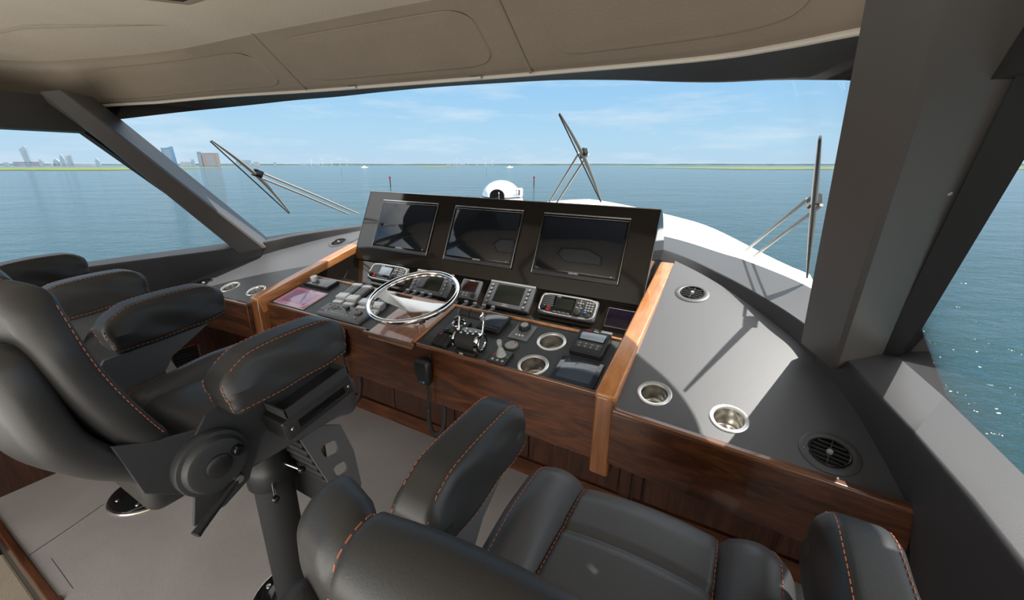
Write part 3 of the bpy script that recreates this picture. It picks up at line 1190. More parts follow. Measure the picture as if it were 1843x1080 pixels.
# louvred grille in the port cabinet side
t = thing('wall_grille', 'dark louvred grille in a walnut frame under the far counter', 'grille', Matrix.Translation((-2.815, 1.04, 0.42)))
m = MB()
for c, s in (((0, 0, 0.062), (0.02, 0.16, 0.012)), ((0, 0, -0.062), (0.02, 0.16, 0.012)), ((0, -0.074, 0), (0.02, 0.012, 0.112)), ((0, 0.074, 0), (0.02, 0.012, 0.112))):
    m.rbx(c, s, 0.003)
m.build('frame', WALNUT, t)
m = MB()
m.box((-0.006, 0, 0), (0.004, 0.14, 0.115))
for k in range(6):
    m.box((0.003, 0, -0.046 + k * 0.0185), (0.012, 0.138, 0.004), None)
m.build('louvre', BLACK, t)

# ------------------------------------------------------------------ helm chairs (facing forward, origin on the floor under the pedestal)


def chair_parts(root, pod=False, recline=0.0, dz=0.0, armL=(0, 0, 0), armR=(0, 0, 0), bz=0.0, by=0.0):
    # pedestal
    m = MB()
    m.lathe([(0.0, 0.024), (0.070, 0.024), (0.135, 0.020), (0.150, 0.014), (0.152, 0.0)], seg=40)
    base = m.build('base_plate', BLACKG, root)
    m = MB()
    m.lathe([(0.150, 0.0), (0.160, 0.0), (0.163, 0.005), (0.158, 0.010), (0.150, 0.010)], seg=40)
    m.build('base_ring', STEEL, base)
    for k in range(6):
        a = 2 * PI * k / 6 + 0.3
        m = MB()
        m.lathe([(0, 0.027), (0.008, 0.026), (0.0105, 0.020), (0.0105, 0.012)], Matrix.Translation((0.118 * math.cos(a), 0.118 * math.sin(a), 0)), 12)
        m.build('bolt', STEEL, base)
    m = MB()
    m.lathe([(0.0, 0.018), (0.060, 0.018), (0.060, 0.545 + dz), (0.0, 0.545 + dz)], seg=32)
    m.build('pedestal', BLACKM, root)
    m = MB()
    m.lathe([(0.060, 0.540 + dz), (0.074, 0.545 + dz), (0.075, 0.600 + dz), (0.070, 0.612 + dz), (0.062, 0.64 + dz), (0.062, 0.70 + dz), (0.0, 0.70 + dz)], seg=32)
    m.build('collar', BLACK, root)
    for a, z, L in ((R(12), 0.628, 0.075), (R(-28), 0.585, 0.085)):
        m = MB()
        d = Vector((math.cos(a), math.sin(a), -0.12)).normalized()
        p0 = Vector((0, 0, z + dz)) + d * 0.045
        m.cyl(p0, p0 + d * L, 0.0055, seg=10)
        lv = m.build('swivel_lever', CHROME, root)
        m = MB()
        m.ball(p0 + d * (L + 0.010), 0.0125, 12)
        m.build('knob', BLACKG, lv)
    # seat carrier
    m = MB()
    RB((0.16, 0.17, 0.04), 0.02, (0, -0.02, 0.755 + dz), n=(1, 1, 1), k=2, fn=lambda p: Vector((p.x * (1 - 0.35 * smooth(0.04, -0.04, p.z)), p.y * (1 - 0.4 * smooth(0.04, -0.04, p.z)), p.z))).add(m.bm)
    m.build('seat_carrier', BRACKET, root)

    # seat cushion
    def s_off(w, d):
        ax = abs(w.x)
        top = smooth(0.1, 0.8, d.z)
        fr = smooth(0.2, 0.9, max(d.z, d.y))
        o = fr * (-0.011 * math.exp(-((ax - 0.143) / 0.006) ** 2))
        if ax < 0.143:
            o -= top * 0.010 * math.exp(-((w.y - 0.035) / 0.006) ** 2)
            o += top * 0.010 * (1 - (ax / 0.143) ** 2)
        else:
            o += top * 0.040 * math.sin(PI * min(1, max(0, (ax - 0.143) / 0.125))) ** 0.8 * (0.25 + 0.75 * smooth(-0.21, 0.06, w.y)) * (1 - 0.35 * smooth(0.12, 0.2, w.y))
        return o

    def s_fn(p):
        z = p.z - 0.035 * smooth(0.12, 0.24, p.y) + 0.012 * smooth(0.0, -0.2, p.y) * 0
        return Vector((p.x, p.y + 0.012 * math.cos(p.x / 0.25 * 1.4), z))
    m = MB()
    sb = RB((0.255, 0.215, 0.062), 0.052, (0, -0.032, 0.852 + dz), fn=s_fn, off=s_off, n=(52, 34, 3), k=5)
    sb.add(m.bm)
    seat = m.build('seat_cushion', LEATHER_LIT, root, angle=75)
    for sg in (-1, 1):
        for x in (0.137, 0.222):
            m = MB()
            path = [sb.surf((sg * x, y, 0.062), 0.0008) for y in [-0.2 + 0.4 * i / 30 for i in range(31)]]
            path += [sb.surf((sg * x, 0.215, z), 0.0008) for z in [0.05 - 0.08 * i / 10 for i in range(11)]]
            m.dashes(path)
            m.build('stitching', THREAD, seat)

    # backrest, hung from the recline pivot so that it can be tilted
    piv = bpy.data.objects.new('backrest', bpy.data.meshes.new('backrest'))

    def b_off(w, d):
        ax = abs(w.x)
        f = smooth(-0.2, 0.6, max(d.y, d.z))
        o = -0.010 * f * math.exp(-((ax - 0.178) / 0.006) ** 2)
        if ax < 0.178:
            o += 0.010 * f * (1 - (ax / 0.178) ** 2)
            if d.y > 0.3:
                o -= 0.008 * math.exp(-((w.z - 0.05) / 0.007) ** 2) + 0.007 * math.exp(-((w.z + 0.08) / 0.007) ** 2)
        return o

    def b_fn(p):
        t = (p.z + 0.2) / 0.4
        x = p.x * (1 - 0.12 * smooth(0.6, 1.08, t) ** 1.6 - 0.05 * smooth(0.3, 0, t))
        y = p.y + 0.022 * smooth(0.15, 0.27, abs(p.x)) - 0.020 * math.sin(PI * t) + 0.012
        z = p.z - 0.030 * (abs(p.x) / 0.27) ** 3 * smooth(0.5, 1.0, t)
        return Vector((x, y, z))
    m = MB()
    bb = RB((0.276, 0.034, 0.205), 0.033, (0, -0.034, 0.205), fn=b_fn, off=b_off, n=(50, 3, 34), k=5)
    bb.add(m.bm)
    back = m.build('backrest', LEATHER, root, angle=75)
    back.location = (0, -0.290 + by, 0.945 + dz + bz)
    back.rotation_euler = (R(14 + recline), 0, 0)
    bpy.data.objects.remove(piv)
    for sg in (-1, 1):
        for dx in (-0.006,):
            m = MB()
            path = [bb.surf((sg * (0.178 + dx), 0.034, z), 0.0008) for z in [-0.15 + 0.31 * i / 24 for i in range(25)]]
            path += [bb.surf((sg * (0.178 + dx), y, 0.205), 0.0008) for y in [0.03 - 0.06 * i / 10 for i in range(11)]]
            path += [bb.surf((sg * (0.178 + dx), -0.034, z), 0.0008) for z in [0.16 - 0.05 * i / 4 for i in range(5)]]
            m.dashes(path)
            m.build('stitching', THREAD, back)
        m = MB()
        path = [bb.surf((sg * 0.270, 0.026, z), 0.0012) for z in [-0.17 + 0.34 * i / 24 for i in range(25)]]
        m.dashes(path)
        m.build('stitching', THREAD, back)

    def h_fn(p):
        t = (p.z + 0.212) / 0.424
        x = p.x * (1 - 0.07 * smooth(0.75, 1.05, t) ** 1.4 - 0.16 * smooth(0.35, 0, t))
        y = p.y + 0.024 * smooth(0.13, 0.27, abs(p.x)) - 0.022 * math.sin(PI * min(1, t * 1.1)) + 0.060 * smooth(0.55, 0.0, t)
        z = p.z - 0.010 * (abs(p.x) / 0.26) ** 3 * smooth(0.5, 1.0, t)
        return Vector((x, y, z))
    m = MB()
    RB((0.266, 0.036, 0.212), 0.034, (0, -0.098, 0.114), fn=h_fn, n=(24, 2, 22), k=4).add(m.bm)
    m.build('back_shell', LEATHER, back, angle=75)

    # armrests on flat side brackets
    for sg in (-1, 1):
        def a_fn(p):
            t = (p.y + 0.155) / 0.31
            z = p.z + (0.010 * math.sin(PI * min(1, t * 1.05)) if p.z > 0 else 0) - 0.022 * smooth(0.25, 0.0, t) * (1 if p.z > 0 else 0)
            z += (0.010 * smooth(0.7, 1.0, t) if p.z < 0 else -0.012 * smooth(0.82, 1.0, t))
            x = p.x * (1 - 0.22 * smooth(0.0, 0.065, p.z) + 0.05 * smooth(0.0, -0.06, p.z))
            return Vector((x, p.y, z))

        def a_off(w, d):
            return 0.003 * math.sin(w.y * 40 + w.z * 60) * (1 - abs(d.z)) - 0.004 * math.exp(-((w.z + 0.048) / 0.005) ** 2) * (1 - abs(d.z))
        arm = armR if sg > 0 else armL
        AM = Matrix.Translation((sg * 0.290 + arm[0], -0.068 + arm[1], 1.092 + dz + arm[2])) @ Matrix.Rotation(R(5), 4, 'X')
        m = MB()
        ab = RB((0.056, 0.158, 0.062), 0.026, (0, 0, 0), fn=a_fn, off=a_off, n=(8, 24, 8), k=4, M=AM)
        ab.add(m.bm)
        pad = m.build('armrest_pad', LEATHER, root, angle=75)
        for sx in (-1, 1):
            m = MB()
            path = [ab.surf((sx * 0.043, y, 0.062), 0.0012) for y in [-0.125 + 0.255 * i / 24 for i in range(25)]]
            path = [ab.surf((sx * 0.043, -0.158, z), 0.0012) for z in [-0.05 + 0.09 * i / 8 for i in range(9)]] + path
            path += [ab.surf((sx * 0.043, 0.158, z), 0.0012) for z in [0.045 - 0.09 * i / 8 for i in range(9)]]
            m.dashes(path)
            m.build('stitching', THREAD, pad)
            m = MB()
            m.dashes([ab.surf((sx * 0.056, y, -0.047), 0.0012) for y in [-0.145 + 0.295 * i / 24 for i in range(25)]])
            m.build('stitching', THREAD, pad)
        m = MB()
        x0 = sg * 0.258
        q = [(x0, -0.245, 1.015), (x0, 0.035, 1.042), (x0, -0.09, 0.965), (x0, -0.145, 0.885), (x0, -0.185, 0.800), (x0, -0.245, 0.770), (x0, -0.315, 0.765), (x0, -0.30, 0.835), (x0, -0.325, 0.905)]
        m.prism([(a, b, c + dz) for a, b, c in q], (sg * 0.010, 0, 0))
        br = m.build('arm_bracket', BRACKET if (pod and sg > 0) else BRACKET2, root, flat=True, bevel=0.002)
        hubM = Matrix.Translation((sg * 0.262, -0.255, 0.905 + dz)) @ Matrix.Rotation(sg * R(90), 4, 'Y')
        m = MB()
        m.lathe([(0.0, 0.044), (0.052, 0.044), (0.060, 0.041), (0.064, 0.034), (0.066, 0.028), (0.074, 0.026), (0.076, 0.020), (0.076, 0.0)], hubM, 40)
        hb = m.build('recline_hub', BRACKET, root)
        m = MB()
        m.lathe([(0.0, 0.053), (0.022, 0.052), (0.027, 0.048), (0.028, 0.042)], hubM, 24)
        m.build('hub_cap', BLACK, hb)
        kn = hubM @ Matrix.Translation((sg * -0.018, 0.040, 0))
        m = MB()
        m.lathe([(0.0, 0.060), (0.010, 0.059), (0.0125, 0.055), (0.0125, 0.042)], kn, 16)
        m.build('hub_knob', BLACKG, hb)
        # strap from the hub to the back
        m = MB()
        q = [(x0, -0.40, 1.035), (x0, -0.33, 1.005), (x0, -0.25, 0.985), (x0, -0.24, 0.845), (x0, -0.31, 0.85), (x0, -0.375, 0.905)]
        m.prism([(a, b, c + dz) for a, b, c in q], (sg * 0.008, 0, 0))
        m.build('back_strap', BRACKET, root, flat=True, bevel=0.002)
    # tilt lever on the starboard side
    m = MB()
    m.cyl((0.265, -0.222, 0.842 + dz), (0.300, -0.222, 0.842 + dz), 0.014, seg=16)
    p0, p1 = Vector((0.296, -0.222, 0.842 + dz)), Vector((0.330, -0.335, 0.795 + dz))
    m.tube([p0, p0.lerp(p1, 0.3), p0.lerp(p1, 0.9), p1], lambda t: 0.008 + 0.003 * t, 10)
    lv = m.build('tilt_lever', BLACK, root)
    m = MB()
    m.cyl((0.300, -0.222, 0.842 + dz), (0.305, -0.222, 0.842 + dz), 0.010, seg=14)
    m.build('screw', CHROME, lv)
    # lower rear of the frame under the back
    m = MB()
    RB((0.20, 0.045, 0.055), 0.03, (0, -0.315, 0.845 + dz), n=(4, 1, 1), k=3).add(m.bm)
    m.build('lumbar_roll', LEATHER, root, angle=75)
    # footrest: two pierced side plates and a ribbed tread
    fr = None
    for sg in (-1, 1):
        x0 = sg * 0.185
        out = [(0.0, 0.765), (0.070, 0.775), (0.140, 0.735), (0.178, 0.61), (0.192, 0.46), (0.165, 0.405), (0.105, 0.43), (0.070, 0.55)]
        hl = []
        for (cy, cz, w, h) in ((0.090, 0.672, 0.062, 0.058), (0.118, 0.575, 0.052, 0.052), (0.146, 0.480, 0.034, 0.050)):
            hl.append([(cy - w * 0.5, cz + h * 0.35), (cy - w * 0.3, cz + h * 0.5), (cy + w * 0.25, cz + h * 0.42), (cy + w * 0.42, cz + h * 0.25), (cy + w * 0.5, cz - h * 0.3), (cy + w * 0.35, cz - h * 0.5), (cy - w * 0.15, cz - h * 0.42), (cy - w * 0.35, cz - h * 0.2)])
        m = MB()
        m.holed([(x0, y, z + dz) for y, z in out], [[(x0, y, z + dz) for y, z in h] for h in hl], (sg * 0.008, 0, 0))
        m.build('footrest_plate', BRACKET2, root, flat=True, bevel=0.0015)
    m = MB()
    for k in range(9):
        t = k / 8
        y, z = 0.018 + 0.098 * t, 0.735 - 0.295 * t
        m.rbx((0, y, z + dz), (0.366, 0.026, 0.020), 0.006)
    m.box((0, 0.078, 0.588 + dz), (0.366, 0.008, 0.31), None)
    m.build('footrest_tread', BLACKM, root)
    if pod:
        PM = Matrix.Translation((0.318, -0.030, 0.950 + dz)) @ Matrix.Rotation(R(11), 4, 'X')
        m = MB()
        m.rbx((0, 0, 0), (0.086, 0.205, 0.056), 0.006, 2, PM)
        pd = m.build('control_pod', BLACK, root)
        m = MB()
        wl = 0.004
        for c, s in (((0.002, 0.01, 0.030), (0.078, 0.19, 0.004)), ((-0.036, 0.01, 0.042), (wl, 0.19, 0.026)), ((0.038, 0.01, 0.042), (wl, 0.19, 0.026)), ((0.001, -0.084, 0.042), (0.078, wl, 0.026)), ((0.001, 0.104, 0.042), (0.078, wl, 0.026))):
            m.box(c, s, PM)
        m.build('tray', DGREY, pd, flat=True)
        m = MB()
        m.rbx((0.044, 0, 0.0), (0.004, 0.196, 0.047), 0.001, 1, PM)
        fp = m.build('face_plate', BLACKM, pd)
        m = MB()
        m.rbx((0.046, 0.004, 0.002), (0.003, 0.140, 0.024), 0.001, 1, PM)
        m.build('drawer', BLACKG, pd)
        m = MB()
        m.tube([PM @ Vector((0.0475, a, b)) for a, b in ((-0.068, -0.011), (0.076, -0.011), (0.076, 0.015), (-0.068, 0.015))], 0.0009, 5, closed=True)
        m.build('drawer_edge', STEEL, pd)
        for y in (-0.084, 0.088):
            m = MB()
            m.lathe([(0, 0.0025), (0.004, 0.002), (0.005, 0.0)], PM @ Matrix.Translation((0.046, y, 0)) @ Matrix.Rotation(R(90), 4, 'Y'), 12)
            m.build('screw', STEEL, pd)


CHG = 'helm chairs in a row'
c1 = thing('helm_chair', 'black leather helm chair in the middle with a drawer pod under its armrest, orange stitching', 'chair', Matrix.Translation((-1.24, 0.61, 0)) @ Matrix.Rotation(R(0), 4, 'Z'), CHG)
chair_parts(c1, pod=True, dz=0.0, recline=2, by=-0.036, bz=0.030, armL=(-0.012, 0, -0.004), armR=(0, 0, -0.006))
c2 = thing('helm_chair', 'black leather helm chair nearest the camera, seen from behind its backrest', 'chair', Matrix.Translation((-0.085, 0.61, 0)), CHG)
chair_parts(c2, recline=3, dz=-0.05, armL=(-0.020, 0, -0.036), armR=(0.012, 0, -0.048), bz=-0.008, by=-0.014)
c3 = thing('helm_chair', 'farthest helm chair, mostly hidden behind the middle chair, two armrests showing under the side window', 'chair', Matrix.Translation((-2.345, 0.59, 0)), CHG)
chair_parts(c3, recline=0, dz=-0.018, by=-0.03)

# ------------------------------------------------------------------ the three big monitors


def monitor(x, v, label):
    t = thing('monitor', label, 'monitor', pan(x, v), 'large flush monitors')
    m = MB()
    m.rbx((0, 0, 0.006), (0.430, 0.312, 0.012), 0.004, 2)
    m.build('housing', BLACKG, t)
    m = MB()
    m.rbx((0, 0.002, 0.0125), (0.400, 0.262, 0.001), 0.0004, 1)
    m.build('screen', SCREEN, t)
    m = MB()
    m.rbx((0, 0.1525, 0.0115), (0.429, 0.006, 0.004), 0.0015, 2)
    m.rbx((0, 0.1400, 0.0125), (0.422, 0.0015, 0.001), 0.0004, 1)
    m.build('top_edge', STEEL, t)
    m = MB()
    for s in (-1, 1):
        m.rbx((s * 0.2145, 0, 0.0105), (0.0025, 0.306, 0.004), 0.001, 1)
    m.build('side_edge', STEEL, t)
    m = MB()
    m.rbx((0, -0.1475, 0.0125), (0.426, 0.016, 0.003), 0.001, 1)
    m.build('lower_bar', DGREY, t)
    m = MB()
    m.lathe([(0, 0.0140), (0.0035, 0.0136), (0.004, 0.012)], T(0.180, -0.125, 0), 12)
    m.build('power_button', LGREY, t)
    text('GARMIN', 0.0125, INK, t, T(0, -0.133, 0.0128), 'maker_name')
    return t


monitor(-0.672, -0.158, 'large dark monitor at the right end of the slab, by the right teak rail')
monitor(-1.219, -0.155, 'large dark monitor in the middle of the three on the slab')
monitor(-1.772, -0.151, 'large monitor at the left end of the slab, reflecting the window')

# ------------------------------------------------------------------ instruments on the slope under the monitors


def button(par, x, y, z, w, h, mt, nm='button', r=0.0015, hh=0.004, M=None):
    m = MB()
    m.rbx((x, y, z + hh / 2), (w, h, hh), r, 2, M)
    return m.build(nm, mt, par)


def knob(par, x, y, z, r, h, mt, nm='knob', M=None, seg=24):
    m = MB()
    MM = T(x, y, z)
    MM = M @ MM if M else MM
    m.lathe([(0, h), (r * 0.80, h), (r * 0.92, h * 0.93), (r * 0.97, h * 0.75), (r, 0.0), (r * 1.15, 0.0)], MM, seg)
    return m.build(nm, mt, par)


def radio(x, v, label, lit):
    t = thing('marine_radio', label, 'radio', ins(x, v), 'marine radios')
    m = MB()
    m.rbx((0, 0, 0.013), (0.278, 0.108, 0.030), 0.013, 4)
    m.build('case', GREYP, t)
    m = MB()
    q = []
    for i in range(48):
        a = 2 * PI * i / 48
        sx, sy = math.cos(a), math.sin(a)
        k = 1 / (abs(sx) ** 6 + abs(sy) ** 6) ** (1 / 6)
        q.append((0.1335 * sx * k, 0.0485 * sy * k, 0.0265))
    m.tube(q, 0.0048, 8, closed=True)
    m.build('rim', SILVER, t)
    m = MB()
    m.rbx((0.0, 0, 0.0275), (0.262, 0.092, 0.003), 0.0014, 1)
    m.build('face', DGREY, t)
    m = MB()
    for k in range(6):
        m.rbx((-0.098 + 0.002 * k, 0.036 - 0.0095 * k, 0.0295), (0.046, 0.0042, 0.003), 0.001, 1)
    m.build('speaker_slots', GREYP, t)
    m = MB()
    m.rbx((-0.018, 0.004, 0.029), (0.106, 0.080, 0.0025), 0.001, 1)
    m.build('display_surround', BLACKG, t)
    m = MB()
    m.rbx((-0.016, 0.007, 0.0304), (0.088, 0.052, 0.001), 0.0004, 1)
    m.build('display', SCREENL if lit else SCREENG, t)
    knob(t, -0.111, -0.026, 0.029, 0.0125, 0.016, BLACK, 'volume_knob')
    button(t, -0.086, -0.022, 0.029, 0.015, 0.008, RED, 'distress_cover')
    button(t, -0.087, -0.034, 0.029, 0.013, 0.011, RED, 'distress_button')
    for k in range(4):
        button(t, -0.050 + 0.0215 * k, -0.0385, 0.029, 0.017, 0.007, GREYP, 'soft_key')
    knob(t, 0.058, -0.024, 0.029, 0.0165, 0.016, DGREY, 'tuning_knob')
    for dx, dy, w, h in ((0, 0.012, 0.008, 0.004), (0, -0.012, 0.008, 0.004), (-0.012, 0, 0.004, 0.008), (0.012, 0, 0.004, 0.008), (0, 0, 0.010, 0.010)):
        button(t, 0.060 + dx, 0.024 + dy, 0.029, w, h, BUTTON if (dx or dy) else LGREY, 'cursor_key', 0.001, 0.003)
    for k in range(2):
        button(t, 0.048 + 0.018 * k, 0.000, 0.029, 0.013, 0.006, LGREY, 'clear_key')
    for i in range(3):
        for j in range(4):
            button(t, 0.090 + 0.0135 * i, 0.031 - 0.0125 * j, 0.029, 0.0095, 0.008, LGREY, 'number_key')
    button(t, 0.092, -0.0185, 0.029, 0.014, 0.008, BLUE, 'channel_key')
    knob(t, 0.111, -0.033, 0.029, 0.0095, 0.013, DGREY, 'squelch_knob')
    text('ICOM', 0.008, INK, t, T(-0.050, 0.0385, 0.0302), 'maker_name')
    return t


radio(-0.657, -0.077, 'marine radio with silver rim and keypad, below the right monitor', False)
radio(-1.785, -0.072, 'marine radio with silver rim and keypad, below the left monitor, behind the wheel', True)


def plotter(x, v, label):
    t = thing('control_display', label, 'display', ins(x, v), 'grey displays with round keys')
    m = MB()
    m.rbx((0, 0, 0.011), (0.256, 0.138, 0.024), 0.004, 2)
    m.build('case', GREYP, t)
    m = MB()
    m.rbx((0, 0.064, 0.0215), (0.254, 0.011, 0.006), 0.002, 2)
    m.build('silver_strip', SILVER, t)
    m = MB()
    m.rbx((0.0, 0.004, 0.0232), (0.156, 0.098, 0.002), 0.0008, 1)
    m.build('display_surround', BLACK, t)
    m = MB()
    m.rbx((0.0, 0.004, 0.0244), (0.148, 0.090, 0.001), 0.0004, 1)
    m.build('display', SCREENG, t)
    for s in (-1, 1):
        for k in range(5):
            y = 0.043 - 0.0225 * k - (0.006 if k == 4 else 0)
            m = MB()
            m.lathe([(0, 0.0285), (0.0062, 0.028), (0.0075, 0.0262), (0.0080, 0.0225)], T(s * 0.104, y, 0), 16)
            b = m.build('key', DGREY, t)
            m = MB()
            m.lathe([(0.0028, 0.0291), (0.0052, 0.0290)], T(s * 0.104, y, 0), 14)
            m.build('key_mark', INK, b)
    m = MB()
    m.tube([(-0.014, -0.062, 0.0235), (0.014, -0.062, 0.0235), (0.014, -0.0525, 0.0235), (-0.014, -0.0525, 0.0235)], 0.0009, 5, closed=True)
    m.tube([(-0.002, -0.0525, 0.0235), (-0.002, -0.062, 0.0235)], 0.0009, 5)
    m.build('emblem', INK, t)
    return t


plotter(-0.970, -0.073, 'grey display with round keys, between the small red screen and the right radio')
plotter(-1.458, -0.082, 'grey display with round keys seen through the steering wheel')

t = thing('pilot_display', 'small grey instrument with a dark red screen right of the steering wheel', 'instrument', ins(-1.206, -0.077))
m = MB()
m.rbx((0, 0, 0.010), (0.122, 0.112, 0.022), 0.005, 3)
m.build('case', GREYP, t)
m = MB()
m.rbx((0, 0.016, 0.0215), (0.088, 0.062, 0.002), 0.0008, 1)
m.build('display_surround', BLACK, t)
m = MB()
m.rbx((0, 0.016, 0.0228), (0.080, 0.054, 0.001), 0.0004, 1)
m.build('display', SCREENR, t)
for k, mt in enumerate((BUTTON, BUTTON, BUTTON, BLUE, BUTTON, BUTTON)):
    button(t, -0.044 + 0.0215 * (k % 3), -0.027 - 0.013 * (k // 3), 0.0205, 0.012, 0.008, mt, 'key', 0.0015, 0.004)
knob(t, 0.037, -0.034, 0.0205, 0.0135, 0.007, DGREY, 'rotary_knob')
button(t, 0.0, 0.049, 0.0205, 0.030, 0.007, BUTTON, 'name_plate', 0.001, 0.002)

t = thing('flat_display', 'plain dark violet glass screen with thin silver edge by the right rail', 'display', ins(-0.408, -0.083))
m = MB()
m.rbx((0, 0, 0.004), (0.134, 0.092, 0.009), 0.003, 2)
m.build('frame', SILVER, t)
m = MB()
m.rbx((0, 0, 0.0085), (0.129, 0.087, 0.002), 0.0006, 1)
m.build('glass', SCREENV, t)

# ------------------------------------------------------------------ steering wheel
WM = frame((-1.236, 1.33, 0.99), 17)
t = thing('steering_wheel', 'polished steel steering wheel with one broad spoke over the gloss wood panel', 'steering wheel', WM)
m = MB()
m.lathe([(0.2 + 0.0125 * math.cos(a), 0.0125 * math.sin(a)) for a in [2 * PI * i / 12 for i in range(13)]], None, 72)
bmesh.ops.remove_doubles(m.bm, verts=m.bm.verts[:], dist=0.0003)
rim = m.build('rim', CHROME, t)
m = MB()
n = 180
m.tube([((0.1945 + 0.003 * math.cos(2 * PI * i / n * 30)) * math.cos(2 * PI * i / n), (0.1945 + 0.003 * math.cos(2 * PI * i / n * 30)) * math.sin(2 * PI * i / n), -0.009) for i in range(n)], 0.0085, 8, closed=True)
m.build('finger_grip', STEEL, rim)
sp = [(-0.196, 0.045), (-0.175, 0.012), (-0.150, -0.010), (-0.075, -0.014), (0.02, -0.008), (0.11, -0.010), (0.192, -0.006), (0.197, -0.035), (0.180, -0.068), (0.12, -0.074), (0.07, -0.086), (0.045, -0.090), (0.02, -0.086), (-0.05, -0.074), (-0.115, -0.068), (-0.160, -0.055), (-0.192, -0.060)]
m = MB()
m.prism([(x, y, -0.006 - 0.016 * (1 - (x / 0.2) ** 2)) for x, y in sp], (0, 0, 0.008))
m.build('spoke', SPOKE, t, angle=50, bevel=0.002)
m = MB()
m.lathe([(0.0, -0.012), (0.006, -0.0115), (0.0075, -0.0135)], T(0.042, -0.045, 0), 14)
m.build('hub_bolt', BLACK, t)
m = MB()
m.lathe([(0.036, -0.022), (0.034, -0.040), (0.026, -0.060), (0.022, -0.085), (0.022, -0.105)], T(0.035, -0.050, 0), 28)
m.build('hub_boss', STEEL, t)
m = MB()
m.lathe([(0.020, -0.085), (0.022, -0.092), (0.040, -0.098), (0.044, -0.103), (0.044, -0.110)], T(0.035, -0.050, 0), 28)
m.build('column_flange', CHROME, t)

# ------------------------------------------------------------------ things on the left half of the console


def tablet(u, v, w, h, label, mt, edge, inner=None):
    t = thing('touch_screen', label, 'screen', con(u, v))
    m = MB()
    m.rbx((0, 0, 0.003), (w, h, 0.008), 0.003, 2)
    m.build('frame', edge, t)
    m = MB()
    m.rbx((0, 0, 0.0072), (w - 0.007, h - 0.007, 0.001), 0.0004, 1)
    m.build('glass', mt, t)
    m = MB()
    m.rbx((0, 0, 0.0079), (w * 0.76, h * 0.68, 0.0004), 0.0001, 1)
    m.build('display', inner or mt, t)
    return t


PINK2 = mat('mauve_display', (0.12, 0.06, 0.12), 0.03, spec=1.0, emit=((0.50, 0.28, 0.50), 0.20))
GLASS2 = mat('grey_display_glass', (0.06, 0.075, 0.10), 0.03, spec=1.0)
tp = tablet(-1.975, 0.092, 0.243, 0.158, 'pink glowing touch screen in a silver frame at the left end of the console', PINK, SILVER, PINK2)
for k in range(3):
    m = MB()
    m.lathe([(0.0035, 0.0082), (0.0055, 0.0082)], T(-0.040 + 0.022 * k, -0.066, 0), 14)
    m.build('touch_icon', INK, tp)
tablet(-0.432, 0.067, 0.160, 0.136, 'dark glass touch panel mirroring clouds at the right end of the console', GLASSY, BLACK, GLASS2)

t = thing('control_box', 'flat glossy box with a large silver knob at the top left of the console', 'control box', con(-1.990, 0.240))
m = MB()
m.rbx((0, 0, 0.009), (0.200, 0.082, 0.020), 0.004, 2)
m.build('case', BLACK, t)
m = MB()
m.rbx((0, 0, 0.0195), (0.190, 0.074, 0.001), 0.0004, 1)
m.build('glass_top', GLASSY, t)
m = MB()
m.lathe([(0.0, 0.046), (0.016, 0.046), (0.019, 0.044), (0.020, 0.040), (0.0205, 0.026), (0.017, 0.024), (0.017, 0.0195)], T(-0.045, 0.0, 0), 32)
m.build('dial', SILVER, t)

for i, (u, v, nm) in enumerate(((-1.728, 0.200, 'first'), (-1.655, 0.200, 'second'), (-1.560, 0.196, 'third'), (-1.480, 0.190, 'fourth'))):
    t = thing('remote_handset', '%s from the left of the four grey remote handsets in silver cradles' % nm, 'remote control', con(u, v, 0, R(9)), 'docked remote handsets')
    m = MB()
    m.rbx((0, 0.020, 0.012), (0.056, 0.140, 0.022), 0.006, 3)
    m.build('body', GREYP, t)
    m = MB()
    m.rbx((0, 0.078, 0.016), (0.058, 0.028, 0.018), 0.006, 3)
    m.build('silver_cap', SILVER, t)
    for r_ in range(4):
        for c_ in range(2):
            button(t, -0.011 + 0.022 * c_, 0.048 - 0.019 * r_, 0.022, 0.010, 0.008, LGREY, 'key', 0.002, 0.004)
    m = MB()
    m.rbx((0, -0.036, 0.014), (0.066, 0.044, 0.030), 0.005, 3)
    m.build('cradle', SILVER, t)
    m = MB()
    m.rbx((0, -0.076, 0.008), (0.062, 0.030, 0.018), 0.006, 3)
    m.build('cradle_foot', SILVER, t)

t = thing('autopilot_keypad', 'grey remote keypad with two dials and a black joystick knob near the front lip', 'keypad', con(-1.603, 0.056))
m = MB()
RB((0.146, 0.047, 0.013), 0.007, (0, 0, 0.011), n=(8, 2, 1), k=3, fn=lambda p: Vector((p.x, p.y, p.z - (0.010 * (p.x / 0.146) ** 2 if p.z > 0 else 0)))).add(m.bm)
m.build('case', GREYP, t)
m = MB()
m.rbx((-0.112, 0.004, 0.020), (0.052, 0.058, 0.005), 0.003, 2)
m.build('left_flap', GREYP, t)
m = MB()
m.lathe([(0, 0.0245), (0.004, 0.024), (0.0045, 0.021)], T(-0.112, 0.022, 0), 12)
m.build('socket', BLACK, t)
for x in (-0.060, 0.094):
    m = MB()
    m.lathe([(0, 0.0255), (0.015, 0.025), (0.018, 0.022), (0.0185, 0.018)], T(x, 0.010, 0), 24)
    dl = m.build('cursor_dial', BLACK, t)
    for k in range(5):
        a = k * PI / 2
        rr = 0.0105 if k < 4 else 0
        button(dl, x + rr * math.cos(a), 0.010 + rr * math.sin(a), 0.0245, 0.005, 0.004, BUTTON, 'key', 0.001, 0.002)
m = MB()
m.lathe([(0, 0.040), (0.010, 0.039), (0.0125, 0.034), (0.0115, 0.028), (0.008, 0.024), (0.009, 0.020)], T(0.018, 0.016, 0), 20)
m.build('joystick_knob', BLACK, t)
